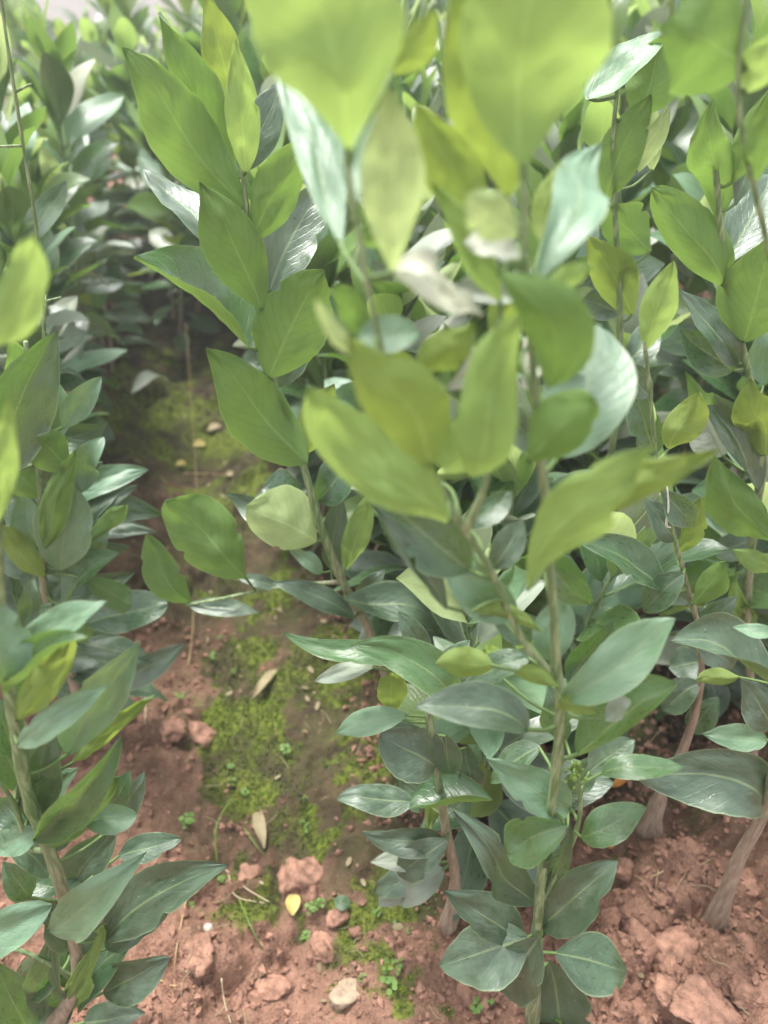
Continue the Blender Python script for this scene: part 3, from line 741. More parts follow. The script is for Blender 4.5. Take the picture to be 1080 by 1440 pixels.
for e in ((40, 1182, -10, 1122, 52, 'U', 'd', .01), (70, 1232, 8, 1182, 48, 'U', 's', .015), (92, 1276, 152, 1228, 52, 'U', 'd', .03), (100, 1332, 60, 1258, 46, 'U', 's', .012), (20, 1002, 72, 928, 52, 'U', 'd', .03),
          (14, 962, 62, 878, 42, 'U', 'g', .04), (30, 1100, 102, 1008, 56, 'U', 'd', .03), (70, 1200, 132, 1108, 52, 'U', 's', .03), (110, 1402, 182, 1328, 54, 'U', 'd', .04), (102, 1420, 36, 1446, 50, 'U', 's', .01),
          (56, 1164, -4, 1192, 44, 'U', 'c', .0), (6, 908, 72, 850, 44, 'U', 'd', .05), (90, 1262, 184, 1252, 50, 'U', 'd', .045), (118, 1438, 204, 1424, 48, 'U', 's', .02), (24, 1060, -20, 980, 54, 'U', 'd', .02),
          (84, 1250, 30, 1236, 40, 'U', 'd', .02), (46, 1140, 110, 1080, 44, 'U', 'd', .05), (10, 930, -30, 880, 50, 'U', 'g', .01), (112, 1390, 70, 1320, 46, 'U', 'c', .02), (30, 1090, 66, 1150, 40, 'U', 's', .03)):
    L(e[0], e[1], e[2], e[3], e[4], e[5], e[6], random.uniform(-20, 25), 14, 0.5, off=e[7])

# ---- S: middle left
S = Plant(-0.345, 0.560, 'seedling left of the furrow with rounded greyish leaves and one tall bare shoot')
S.stem([(68, 965), (66, 850), (62, 770), (54, 650), (44, 560), (36, 480)], 0.0045, 0.0018, 0.8, -0.2)
S.stem([(54, 650), (62, 470), (52, 330), (32, 200), (10, 60), (-2, -30)], 0.0016, 0.0009, 0.1, -0.1, False, name='bare_shoot')
S.stem([(34, 205), (-4, 206)], 0.0010, 0.0006, 0.2, 0.2, False, name='twig')
S.stem([(58, 425), (86, 418)], 0.0010, 0.0006, 0.2, 0.2, False, name='twig')
S.stem([(20, 130), (44, 118)], 0.0010, 0.0006, 0.2, 0.2, False, name='twig')
L = S.leaf
L(-6, 665, 80, 464, 104, 'U', 'd', 10, 30, 0.3, bend=-0.3, off=-0.03)
L(90, 602, 143, 530, 40, 'U', 'c', 0, 14, 0.3, bend=-0.3)
L(74, 602, 62, 518, 46, 'U', 'c', 0, 14, 0.3, off=0.01)
L(98, 660, 44, 608, 66, 'B', 'g', 0, 12, -0.3, p=1.0, q=0.65, off=-0.015)
L(64, 772, 104, 634, 42, 'B', 'g', 0, 16, -0.2, off=-0.02)
L(114, 692, 146, 614, 44, 'U', 'c', 0, 14, 0.3, off=0.01)
L(84, 802, 98, 680, 80, 'U', 'c', 0, 12, 0.4, p=1.15, q=0.65, off=-0.012)
L(134, 766, 186, 711, 34, 'B', 'g', 10, 22, 0.6, off=-0.01)
L(140, 786, 162, 738, 28, 'U', 'c', 0, 14, 0.3, off=0.01)
L(88, 852, 168, 778, 44, 'U', 'g', 48, 34, 0.5, bend=0.3, off=-0.02)
L(62, 812, -6, 734, 40, 'B', 'o', 10, 16, -0.3, off=-0.02)
L(50, 772, 28, 688, 48, 'U', 'c', 0, 14, 0.3, off=-0.005)
L(164, 884, 263, 853, 58, 'U', 'd', 20, 16, 0.3, p=1.2, q=0.65, off=-0.03)
L(124, 814, 216, 866, 40, 'B', 'd', 10, 14, -0.3, off=-0.01)
L(180, 964, 272, 904, 44, 'U', 's', 0, 14, 0.4, off=0.0)
L(60, 640, 20, 560, 44, 'U', 'c', 0, 14, 0.3, off=0.02)
L(66, 740, 120, 660, 36, 'U', 'g', 0, 14, 0.3, off=0.03)
L(60, 700, 0, 640, 50, 'B', 'g', 0, 14, -0.3, off=0.0)
L(66, 880, 130, 860, 40, 'U', 's', 0, 14, 0.4, off=0.03)
L(68, 900, 0, 850, 44, 'U', 's', 0, 14, 0.4, off=0.02)
L(46, 580, 70, 470, 40, 'U', 's', 0, 14, 0.3, off=0.03)

for e in ((60, 782, 122, 718, 46, 'U', 's', .02), (66, 930, 235, 985, 44, 'U', 's', .02), (60, 720, 215, 730, 40, 'U', 's', .09), (54, 640, 222, 690, 42, 'U', 'd', .12), (66, 850, 152, 834, 46, 'U', 'd', .02), (64, 802, -4, 778, 52, 'U', 's', .0), (50, 622, 112, 556, 46, 'U', 'c', .04), (45, 572, 18, 478, 42, 'B', 'g', .0),
          (55, 682, 144, 650, 42, 'U', 's', .03), (62, 762, 168, 694, 42, 'U', 's', .05), (66, 872, 16, 800, 52, 'U', 'd', .0), (68, 922, 142, 934, 48, 'U', 's', .02), (60, 742, 14, 700, 46, 'U', 'd', .01),
          (56, 640, 150, 590, 42, 'U', 's', .06), (52, 610, -10, 560, 50, 'U', 'd', .03), (67, 905, 130, 880, 40, 'B', 'g', .0), (62, 790, 130, 800, 44, 'U', 'd', .03), (68, 950, 10, 930, 50, 'U', 's', .02), (70, 960, 200, 1000, 50, 'U', 's', .03), (68, 900, 218, 930, 46, 'U', 'd', .0), (66, 840, 190, 800, 44, 'U', 's', .06), (60, 760, 180, 760, 40, 'U', 'd', .07), (56, 700, 190, 660, 44, 'U', 's', .10), (54, 650, 200, 620, 40, 'U', 'c', .14)):
    L(e[0], e[1], e[2], e[3], e[4], e[5], e[6], random.uniform(-20, 25), 14, 0.5, off=e[7])

# ---- R: right edge, thick pale trunk
R = Plant(0.315, 0.339, 'seedling at the right edge with a thick pale trunk and dusty drooping leaves')
R.stem([(1006, 1292), (1018, 1262), (1040, 1205), (1078, 1130), (1102, 1000), (1112, 820), (1108, 620), (1090, 400), (1040, 160), (1052, -30)], 0.0088, 0.0009, 1.6, -0.8, knots=0.12, taper=1.9)
L = R.leaf
L(1072, 1128, 888, 1084, 92, 'U', 's', 0, 26, 0.6, bend=0.25, dt=-0.01)
L(1066, 1150, 1000, 1108, 26, 'U', 'w', 20, 16, 0.4, off=0.01)
L(1078, 1040, 988, 1032, 40, 'U', 'c', 0, 14, 0.5, off=0.01)
L(1088, 968, 943, 902, 62, 'U', 's', 52, 34, 0.8, bend=0.5, off=-0.02)
L(1090, 1022, 1042, 955, 54, 'U', 's', 0, 14, 0.3)
L(1086, 892, 1030, 882, 22, 'U', 'c', 20, 14, 0.4, off=-0.02)
L(1040, 952, 978, 956, 28, 'B', 'o', 10, 14, 0.3, off=0.02)
L(1056, 90, 930, 40, 150, 'B', 'g', 0, 14, -0.4, p=1.0, q=0.7)
L(1050, 130, 1095, 40, 60, 'B', 'y', 0, 14, -0.4)
L(1060, 260, 1090, 120, 50, 'B', 'g', 0, 14, -0.3)

# ---- R2: second right trunk
R2 = Plant(0.270, 0.424, 'slender brown-stemmed seedling ending in a wavy yellow-green leaf, beside the right edge')
R2.stem([(908, 1174), (930, 1116), (962, 1050), (984, 970), (984, 893), (960, 800), (940, 720), (923, 640), (913, 540), (906, 480)], 0.0085, 0.0012, 1.5, -0.1, taper=3.6)
L = R2.leaf
L(907, 494, 946, 368, 66, 'B', 'y', 0, 22, -0.3, wave=0.04)
L(940, 632, 982, 552, 58, 'B', 'o', 0, 14, -0.3, off=0.01)
L(938, 834, 812, 760, 54, 'U', 'd', 40, 34, 0.4, bend=0.4, off=-0.01)
L(920, 640, 890, 540, 50, 'U', 'd', 0, 14, 0.3, off=0.03)
L(950, 780, 985, 700, 50, 'B', 'o', 0, 14, -0.3, off=0.02)
L(970, 850, 900, 800, 36, 'U', 's', 0, 14, 0.3, off=0.03)
L(984, 930, 940, 940, 56, 'U', 's', 0, 14, 0.3, off=0.03)
L(915, 560, 870, 500, 40, 'U', 's', 0, 14, 0.3, off=0.03)
L(984, 890, 1035, 840, 40, 'U', 'd', 0, 14, 0.3, off=0.03)
for e in ((962, 806, 905, 860, 46, 'U', 'd', -.01), (984, 900, 1030, 940, 44, 'U', 's', -.01), (975, 850, 1020, 790, 44, 'B', 'g', -.01), (984, 960, 930, 1000, 46, 'U', 's', .0), (950, 760, 905, 700, 42, 'U', 's', .01), (970, 1030, 1010, 980, 40, 'U', 'd', .01), (930, 690, 975, 740, 40, 'U', 'd', .0)):
    L(e[0], e[1], e[2], e[3], e[4], e[5], e[6], 10, 14, 0.5, off=e[7])
Vt, Ft, Ut = tube([R2.P(938, 684, -0.006) - R2.o, R2.P(940, 712, -0.007) - R2.o, R2.P(937, 738, -0.006) - R2.o, R2.P(943, 742, -0.006) - R2.o], [0.0005, 0.0007, 0.0011, 0.0005], 5)
link('white_thread', mesh('white_thread', Vt, Ft), M_THREAD, R2.root)

# ---- R3: right, behind
R3 = Plant(0.405, 0.500, 'bushy seedling at the right edge whose bright upright leaves cross a grey one')
R3.stem([(1062, 1110), (1058, 1000), (1050, 880), (1058, 760), (1070, 660), (1060, 560), (1042, 480), (1028, 420), (1014, 330), (1004, 200)], 0.0045, 0.0016, 0.8, -0.2)
L = R3.leaf
L(1040, 806, 957, 824, 60, 'B', 'g', 0, 14, -0.3, p=1.1, q=0.65)
L(1056, 900, 1034, 798, 28, 'B', 'y', 0, 14, -0.3)
L(1094, 804, 1028, 772, 34, 'B', 'y', 10, 14, -0.3, off=-0.02)
L(1094, 762, 1002, 638, 76, 'B', 'g', 0, 16, -0.3, bend=-0.5, off=-0.02)
L(1066, 692, 977, 549, 52, 'U', 's', 40, 32, 0.3, bend=0.25, off=-0.01)
L(1076, 642, 1056, 532, 78, 'B', 'o', 0, 12, -0.3, off=-0.01)
L(1050, 600, 964, 524, 36, 'B', 'g', 20, 14, -0.3)
L(1030, 522, 956, 463, 56, 'U', 'd', 0, 22, 0.3)
L(1036, 512, 952, 406, 48, 'U', 's', 35, 28, 0.3)
L(1046, 482, 1086, 334, 114, 'B', 'g', 0, 14, -0.3, off=-0.01)
L(1016, 402, 916, 264, 82, 'B', 'g', 0, 16, -0.3, bend=0.35)
L(1022, 372, 1088, 244, 76, 'U', 's', 0, 20, 0.3, dt=0.06)
L(1010, 312, 1004, 138, 70, 'B', 'g', 0, 22, -0.3)
L(1030, 258, 1082, 126, 48, 'B', 'g', 0, 14, -0.3)
L(1034, 288, 1072, 178, 34, 'U', 's', 0, 14, 0.3)
L(1016, 642, 984, 578, 60, 'U', 'w', 0, 14, 0.3, off=0.03)
L(1074, 542, 1076, 458, 44, 'U', 'c', 0, 14, 0.3, off=0.02)
L(1052, 720, 1000, 700, 50, 'U', 's', 0, 14, 0.3, off=0.03)
L(1055, 760, 1000, 780, 40, 'U', 's', 0, 14, 0.3, off=0.03)

# ---- R4: right of centre, behind
R4 = Plant(0.205, 0.640, 'seedling right of centre with a powdery top leaf and narrow upright green leaves')
R4.stem([(795, 1000), (820, 850), (850, 700), (868, 560), (872, 440), (866, 320), (862, 200), (870, 110)], 0.0045, 0.0015, 0.8, -0.2)
L = R4.leaf
L(850, 284, 916, 132, 66, 'B', 'g', 0, 14, -0.2, bend=-0.2)
L(896, 242, 940, 148, 38, 'B', 'p', 0, 16, -0.2)
L(916, 354, 836, 284, 70, 'B', 'g', 0, 14, -0.3, off=0.01)
L(890, 444, 826, 328, 66, 'B', 'o', 0, 14, -0.2)
L(986, 205, 964, 118, 34, 'B', 'p', 0, 18, -0.2, off=0.05)
L(892, 164, 934, 50, 76, 'B', 'g', 0, 14, -0.2, off=0.01)
L(824, 140, 936, 52, 52, 'U', 'c', 40, 16, 0.4, off=-0.01, dt=0.03)
L(872, 440, 820, 420, 44, 'U', 's', 0, 14, 0.4, off=0.02)
L(868, 560, 830, 620, 60, 'U', 's', 0, 14, 0.4, off=0.02)
L(868, 520, 930, 440, 44, 'U', 's', 0, 14, 0.4, off=0.04)
L(862, 640, 900, 720, 60, 'U', 's', 0, 14, 0.4, off=0.02)
L(850, 700, 780, 760, 60, 'U', 'd', 0, 14, 0.4, off=0.02)
L(850, 700, 910, 660, 60, 'U', 'd', 0, 14, 0.4, off=0.03)
L(830, 800, 880, 870, 60, 'U', 's', 0, 14, 0.4, off=0.02)
L(866, 330, 820, 200, 50, 'U', 's', 0, 14, 0.3, off=0.03)

# ------------------------------------------------------------------ the rows behind: a few seedlings built once, then copied leaf by leaf
LEAF_SHAPES = []
for i in range(10):
    V, F, UV = leaf_geo((0.10, 0, 0), (1.1, 0, 0), (0, 0, 1), random.uniform(0.38, 0.56), random.uniform(6, 26), random.uniform(0.1, 0.8),
                        random.uniform(-0.35, 0.35), random.uniform(0.78, 1.1), random.uniform(0.7, 0.95), random.uniform(0.0, 0.035), 9, 4, (0, 0, 0), 0.014, i * 3)
    LEAF_SHAPES.append(mesh('leaf', V, F, UV))
    LEAF_SHAPES[-1].materials.append(LM['d']); green_stalk(LEAF_SHAPES[-1], 36)

def seedling(h, n, seed, low=0.12):
    r = random.Random(seed)
    root = empty('citrus_seedling', (0, 0, 0))
    ax, ay = r.uniform(-.05, .05), r.uniform(-.05, .05)
    def at(z): return np.array([ax * z / h + 0.012 * math.sin(z * 14 + seed), ay * z / h + 0.012 * math.cos(z * 11 + seed * 2), z])
    zs = np.linspace(-0.01, h, 9)
    V, F, U = tube([at(z) for z in zs], np.linspace(0.0045, 0.0014, 9), 7, 0.2, 3)
    link('stem', mesh('stem', V, F, attr={'age': [0.9 - 1.2 * u for u in U]}), M_STEM, root)
    az = r.uniform(0, 6.28)
    for k in range(n):
        f = (k + 0.5) / n
        z = h * (low + (1 - low) * f ** 0.9)
        g = z / h
        az += 2.4 + r.uniform(-0.4, 0.4)
        e = math.radians(-28 + 100 * g ** 1.1 + r.uniform(-18, 18))
        X = np.array([math.cos(e) * math.cos(az), math.cos(e) * math.sin(az), math.sin(e)])
        N = np.array([-math.sin(e) * math.cos(az), -math.sin(e) * math.sin(az), math.cos(e)])
        a = r.gauss(0, 0.45); Sx = np.cross(N, X); N = N * math.cos(a) + Sx * math.sin(a); Sx = np.cross(N, X)
        ln = r.uniform(0.070, 0.116) * (0.8 if g > 0.94 else 1.0)
        o = bpy.data.objects.new('leaf', r.choice(LEAF_SHAPES)); COL.objects.link(o); o.parent = root
        m = Matrix(((X[0], Sx[0], N[0]), (X[1], Sx[1], N[1]), (X[2], Sx[2], N[2])))
        o.location = at(z); o.rotation_euler = m.to_euler(); o.scale = (ln, ln, ln)
        if g > 0.88: tone = r.choice('yygpgpcv')  # extra pale picks in the upper tiers paint the lit canopy brighter
        elif g > 0.6: tone = r.choice('ggdcoscvwdcsypc')
        elif g > 0.3: tone = r.choice('ddgscsodvd')
        else: tone = r.choice('ddsssdsv' if h > 0.4 else 'dds')
        o.material_slots[0].link = 'OBJECT'; o.material_slots[0].material = LM[tone]
    return root

PROTOS = [seedling(h, n, 40 + i) for i, (h, n) in enumerate(((0.50, 36), (0.55, 40), (0.45, 33), (0.58, 42)))]
PROTOS += [seedling(h, n, 60 + i, 0.42) for i, (h, n) in enumerate(((0.50, 27), (0.55, 30), (0.46, 25), (0.58, 31)))]      # far ones: their feet are out of sight
PROTOS += [seedling(h, n, 80 + i, 0.12) for i, (h, n) in enumerate(((0.33, 26), (0.39, 30)))]      # low and shaded
used = set()

def place(idx, x, y, rz, sc, tilt, label, group):
    src = PROTOS[idx]
    if idx in used:
        root = src.copy(); COL.objects.link(root)
        for ch in CHILDREN[idx]:
            c = ch.copy(); COL.objects.link(c); c.parent = root
    else:
        root = src; used.add(idx)
    root.location = (x, y, gz(x, y) - 0.004); root.rotation_euler = (tilt[0], tilt[1], rz); root.scale = (sc, sc, sc)
    tag(root, label, 'seedling', group)
CHILDREN = {i: [c for c in COL.objects if c.parent == p] for i, p in enumerate(PROTOS)}

ORD = 'first second third fourth fifth sixth seventh eighth ninth tenth eleventh twelfth thirteenth fourteenth fifteenth sixteenth seventeenth eighteenth nineteenth twentieth'.split()
manual = [(p.gx, p.gy) for p in (M, P, Bp, Q, S, R, R2, R3, R4)]
rr = random.Random(5)
START = {0.16: 0.66, 0.38: 0.72, 0.60: 0.62, -0.22: 0.72, -0.43: 0.62, FURROW: 1.66}
spots = []
for side, rows in (('right', ROWS), ('left', ROWS_L), ('beyond', [FURROW])):
    for ri, s0 in enumerate(rows):
        a = START.get(s0, 0.45)
        while a < 5.2:
            shift = 0.05 * min(1, max(0, a - 1.45)) * (1 if s0 < 0 else -1) if abs(s0) < 0.3 and s0 != FURROW else 0
            s = s0 + shift + rr.gauss(0, 0.02)
            x = s * 0.968 + a * ROW_D[0]; y = s * 0.252 + a * ROW_D[1]
            a += rr.uniform(0.066, 0.098) * (1.0 if a < 1.5 else (1.15 if a < 2.2 else 1.5))
            if y < 0.50 or y > 3.7 + 0.25 * math.sin(x * 3) - 0.95 * min(1, max(0, (-0.45 - x) / 0.35)): continue
            dep = y * _c + (CAM_H - 0.3) * _s
            if abs(x) > 0.50 * dep + 0.08: continue
            if min(math.hypot(x - mx, y - my) for mx, my in manual) < 0.075: continue
            if s0 in (-0.22, 0.16) and 0.62 < a < 1.62: x += (-0.035 if s0 < 0 else 0.035)
            spots.append((y, x, side, ri))
for x, y in ((0.085, 0.43), (0.115, 0.52), (0.045, 0.63), (0.17, 0.50), (0.13, 0.60), (0.36, 0.58), (0.43, 0.62), (0.15, 0.70), (0.06, 0.78), (0.40, 0.75), (0.25, 0.74)):
    spots.append((y, x, 'middle', 0))
spots.sort()
print('CANDIDATES', len(spots))
far_spots, spots = spots[288:], spots[:288]
seen_in_row = {}
for y, x, side, ri in spots:
    if side == 'middle':
        mid_k = seen_in_row['m'] = seen_in_row.get('m', 0) + 1
        place(8 + rr.randrange(2), x, y, rr.uniform(0, 6.28), rr.uniform(0.9, 1.1), (rr.gauss(0, 0.08), rr.gauss(0, 0.08)),
              f'{ORD[mid_k - 1]} low dark seedling back from the tall front seedling, in its shade', 'low seedlings shaded behind the tall front seedling')
        continue
    k = seen_in_row[(side, ri)] = seen_in_row.get((side, ri), 0) + 1
    row = f'{ORD[ri]} row {side} of the furrow' if side != 'beyond' else 'file closing the mossy furrow'
    if k <= 20 and y < 2.9: lab = f'{ORD[k - 1]} crowd seedling back in the {row}'
    elif side == 'beyond': lab = 'distant seedling crowding beyond the closed far end of the mossy furrow'
    else: lab = f'distant seedling lost in the crowd along the {row}'
    place(rr.randrange(4) + (4 if (y > 2.2 or (y > 1.3 and side == 'right' and ri > 0)) else 0), x, y, rr.uniform(0, 6.28), rr.uniform(0.88, 1.10), (rr.gauss(0, 0.08), rr.gauss(0, 0.08)), lab, f'seedlings crowded in the {row}')
count = len(spots)
for i, p in enumerate(PROTOS):
    if i not in used:
        for c in CHILDREN[i]: bpy.data.objects.remove(c)
        bpy.data.objects.remove(p)

def far_crowd():
    V, F, U, n = [], [], [], 0
    shapes = []
    for me in LEAF_SHAPES[:6]:
        v_ = np.empty(len(me.vertices) * 3); me.vertices.foreach_get('co', v_)
        uv_ = np.zeros((len(me.vertices), 2))
        for lp, d_ in zip(me.loops, me.uv_layers[0].data): uv_[lp.vertex_index] = d_.uv
        shapes.append((v_.reshape(-1, 3), [tuple(p_.vertices) for p_ in me.polygons], uv_))
    for y, x, *_ in far_spots:
        h = rr.uniform(0.44, 0.60); z0 = gz(x, y); az = rr.uniform(0, 6)
        for k in range(22):
            g = 0.35 + 0.65 * k / 21; az += 2.4 + rr.uniform(-.4, .4); e = math.radians(-28 + 100 * g + rr.uniform(-18, 18))
            X_ = np.array([math.cos(e) * math.cos(az), math.cos(e) * math.sin(az), math.sin(e)]); N_ = np.array([-math.sin(e) * math.cos(az), -math.sin(e) * math.sin(az), math.cos(e)])
            a_ = rr.gauss(0, .45); S_ = np.cross(N_, X_); N_ = N_ * math.cos(a_) + S_ * math.sin(a_); S_ = np.cross(N_, X_)
            sv, sf, su = shapes[rr.randrange(6)]; o = n
            V.append(sv @ np.stack([X_, S_, N_]) * rr.uniform(.075, .115) + [x, y, z0 + h * g]); U.append(su); n += len(sv)
            F += [tuple(i + o for i in f) for f in sf]
    if n: link('distant_seedlings', mesh('distant_seedlings', np.vstack(V), F, np.vstack(U)), LM['g'], kind='stuff')
far_crowd()

# ------------------------------------------------------------------ on the soil
def ground_at(px, py):
    d = ray(px, py); t = CAM_H / -d[2]
    for _ in range(12):
        p = EYE + d * t
        t += (p[2] - gz(p[0], p[1])) / -d[2] * 0.8
    return EYE + d * t

def rock_mesh(name, r, seed, squash=0.7, rough=0.45, sub=4):
    import bmesh
    bm = bmesh.new(); bmesh.ops.create_icosphere(bm, subdivisions=sub, radius=1.0)
    P_ = np.array([v_.co for v_ in bm.verts]); g = np.random.default_rng(seed)
    dirs = g.normal(size=(9, 3)); dirs /= np.linalg.norm(dirs, axis=1)[:, None]
    k = np.ones(len(P_))
    for d in dirs:                                            # broken faces: cut the ball back to a few planes
        c = g.uniform(0.55, 0.9); dot = P_ @ d
        k = np.minimum(k, np.where(dot > 1e-3, c / np.maximum(dot, 1e-3), 9))
    o = seed * 7.3
    def n3(f, sd): return fbm(P_[:, 0] * f + o, P_[:, 1] * f + P_[:, 2] * f * 0.7, sd, 3) + fbm(P_[:, 2] * f + o, P_[:, 0] * f - P_[:, 1] * f * 0.6, sd + 3, 3)
    k = k * (1 + rough * (0.55 * n3(1.3, 1) + 0.40 * n3(3.4, 2) + 0.26 * n3(8.0, 3)))
    st = g.uniform(0.75, 1.25, 3)
    for v_, q in zip(bm.verts, P_ * k[:, None] * st):
        v_.co = Vector((q[0] * r, q[1] * r, q[2] * r * squash))
    me = bpy.data.meshes.new(name); bm.to_mesh(me); bm.free()
    me.polygons.foreach_set('use_smooth', [True] * len(me.polygons))
    return me

def clod(px, py, wpx, label, mat=M_CLOD, name='soil_clod', cat='soil clod', seed=0, squash=0.7, group=None, sub=4, sink=0.75, rough=0.75):
    p = ground_at(px, py); r = wpx / 2 * (p - EYE).dot(FWD) / FPX
    o = link(name, rock_mesh(name, r, seed, squash, rough, sub), mat)
    o.location = (p[0], p[1], p[2] + r * squash * (1 - sink) * 0.6); o.rotation_euler = (0, 0, seed * 1.7)
    return tag(o, label, cat, group)

clod(485, 1402, 44, 'pale tan stone among moss at the bottom of the furrow', M_STONE, 'stone', 'stone', 3, 0.75)
clod(293, 1306, 15, 'tiny white pebble on red soil left of the furrow', M_WHITE, 'pebble', 'pebble', 4, 0.8)
CG = 'loose soil clods in the furrow'
clod(455, 1336, 44, 'reddish soil clod above the pale tan stone', seed=5, group=CG)
clod(474, 1291, 30, 'small pink soil clod below the round weed leaf', seed=6, group=CG)
clod(500, 1314, 26, 'small pink soil clod right of the reddish clod on the moss', seed=7, group=CG)
clod(432, 1238, 78, 'big brown soil lump beside the dead curled leaf', seed=8, squash=0.6, group=CG)
clod(352, 1228, 36, 'angular red clod at the end of the pale root strings', seed=9, group=CG)
clod(240, 1030, 50, 'red clod high on the left bank of the furrow', seed=10, group=CG)
clod(285, 1035, 44, 'red clod on the left bank beside the moss patch', seed=11, group=CG)
clod(380, 1395, 60, 'wide red clod at the lower edge of the furrow', seed=12, squash=0.5, group=CG)
clod(336, 1412, 34, 'red clod against the lower edge left of the wide clod', seed=13, group=CG)
clod(280, 1340, 56, 'flat reddish clod below the white pebble', seed=14, squash=0.45, group=CG)
clod(510, 1378, 18, 'crumb of red soil right of the pale tan stone', seed=15, group=CG)
clod(700, 1195, 40, 'red clod between the two front seedlings', seed=16, group=CG)
for i, (cx, cy, cw, lab) in enumerate([
    (900, 1320, 60, 'lumpy red clod right of the lowest round dark leaf'), (960, 1350, 70, 'broad lumpy red clod straight below the right edge trunk'), (1030, 1340, 64, 'lumpy red clod under the foot of the right edge trunk'),
    (1060, 1400, 60, 'lumpy red clod in the lower right corner'), (990, 1420, 76, 'largest lumpy red clod on the lower edge near the right corner'), (900, 1420, 58, 'lumpy red clod on the lower edge right of the lowest leaves'),
    (1050, 1240, 30, 'small red clod right of the right edge trunk'), (970, 1200, 36, 'red clod between the two right hand trunks'), (880, 1225, 34, 'red clod under the slender right trunk beside the orange leaf'),
    (930, 1262, 30, 'small red clod crossed by brown straws left of the right edge trunk'), (700, 1270, 46, 'red clod under the long dark leaf of the tall front seedling'), (660, 1400, 34, 'red clod left of the lowest dark leaf on the lower edge'),
    (600, 1400, 24, 'small red clod between the pale stone and the lowest leaves'), (570, 1345, 22, 'small red clod above the bright weed sprouts'), (860, 1290, 30, 'small red clod right of the dusty wide front leaf'), (940, 1395, 44, 'middle sized red clod among the lumps on the lower edge')]):
    clod(cx, cy, cw, lab, seed=30 + i, squash=0.55, group='lumpy clods of broken red soil', sink=0.75)

def crumbs(n):
    """loose grains and small broken bits of soil"""
    V, F = [], []
    xs = np.where(RNG.random(n) < 0.75, RNG.uniform(-0.36, 0.52, n), RNG.uniform(-0.5, 0.5, n))
    ys = np.where(RNG.random(n) < 0.75, RNG.uniform(0.2, 0.75, n), RNG.uniform(0.2, 1.3, n))
    dens = fbm(xs * 12, ys * 12, 55) + 0.6 * (across(xs, ys) > 0.1) - 0.35 * damp_shade_amount(xs, ys) - 0.45 * moss_amount(xs, ys)
    keep = dens > RNG.uniform(-0.5, 0.5, n); xs, ys = xs[keep], ys[keep]
    rs = 0.0007 + 0.0062 * RNG.random(len(xs)) ** 4.5
    zs = soil_height(xs, ys) + rs * 0.3
    for x, y, z, r in zip(xs, ys, zs, rs):
        A = RNG.normal(size=(3, 3)); A, _ = np.linalg.qr(A)
        c = np.array([[1, 0, 0], [-1, 0, 0], [0, .8, 0], [0, -.8, 0], [0, 0, .7], [0, 0, -.7]]) * RNG.uniform(0.6, 1.3, (6, 1)) @ A * r + [x, y, z]
        o = len(V); V += list(c)
        for t in ((0, 2, 4), (2, 1, 4), (1, 3, 4), (3, 0, 4), (2, 0, 5), (1, 2, 5), (3, 1, 5), (0, 3, 5)): F.append(tuple(o + q for q in t))
    return V, F
V, F = crumbs(34000)
link('soil_crumbs', mesh('soil_crumbs', V, F, smooth=False), M_CLOD, kind='stuff')

def moss(n):
    xs, ys = RNG.uniform(-0.55, 0.25, n), RNG.uniform(0.2, 1.0, n)
    keep = moss_amount(xs, ys) > RNG.uniform(0.25, 1.1, n)
    xs, ys = xs[keep], ys[keep]; zs = soil_height(xs, ys)
    V, F = [], []
    for x, y, z in zip(xs, ys, zs):
        hgt = RNG.uniform(0.001, 0.0032); w = hgt * 0.5
        a = RNG.uniform(0, 6.28); lx, ly = RNG.normal(0, 0.45, 2) * hgt
        dx, dy = math.cos(a) * w, math.sin(a) * w
        o = len(V)
        V += [(x - dx, y - dy, z - .0005), (x + dx, y + dy, z - .0005), (x + dx * .8 + lx * .6, y + dy * .8 + ly * .6, z + hgt * .6), (x + lx, y + ly, z + hgt), (x - dx * .8 + lx * .6, y - dy * .8 + ly * .6, z + hgt * .6)]
        F.append((o, o + 1, o + 2, o + 3, o + 4))
    return V, F
V, F = moss(110000)
link('moss', mesh('moss', V, F, smooth=False), M_MOSS, kind='stuff')

def litter(n):
    """bits of dead stalk and leaf flecks lying about"""
    V, F = [], []
    for i in range(n):
        x, y = (RNG.uniform(-0.34, 0.50), RNG.uniform(0.2, 0.8)) if i % 4 else (RNG.uniform(-0.5, 0.1), RNG.uniform(0.6, 1.5))
        z = gz(x, y) + 0.0022; a = RNG.uniform(0, 6.28); o = len(V)
        if i % 2:
            ln = RNG.uniform(0.006, 0.030); d = np.array([math.cos(a), math.sin(a), RNG.uniform(-0.15, 0.3)]) * ln; k = np.array([-math.sin(a), math.cos(a), 0]) * ln * RNG.uniform(-.25, .25)
            v_, f_, _ = tube([(x, y, z), np.array([x, y, z + .001]) + d * .5 + k, np.array([x, y, z]) + d], [0.0005, 0.0004, 0.0003], 4, 0, 2)
            V += list(v_); F += [tuple(q + o for q in f) for f in f_]
        else:
            r = RNG.uniform(0.0015, 0.0055); tl = RNG.normal(0, .4, 2)
            for j in range(6):
                b = j * math.pi / 3; dx, dy = math.cos(b) * r, math.sin(b) * r * .5
                V.append((x + dx * math.cos(a) - dy * math.sin(a), y + dx * math.sin(a) + dy * math.cos(a), z + r * .4 + dx * tl[0] + dy * tl[1]))
            F.append(tuple(o + j for j in range(6)))
    return V, F
V, F = litter(420)
link('plant_litter', mesh('plant_litter', V, F, smooth=False), M_TAN, kind='stuff')

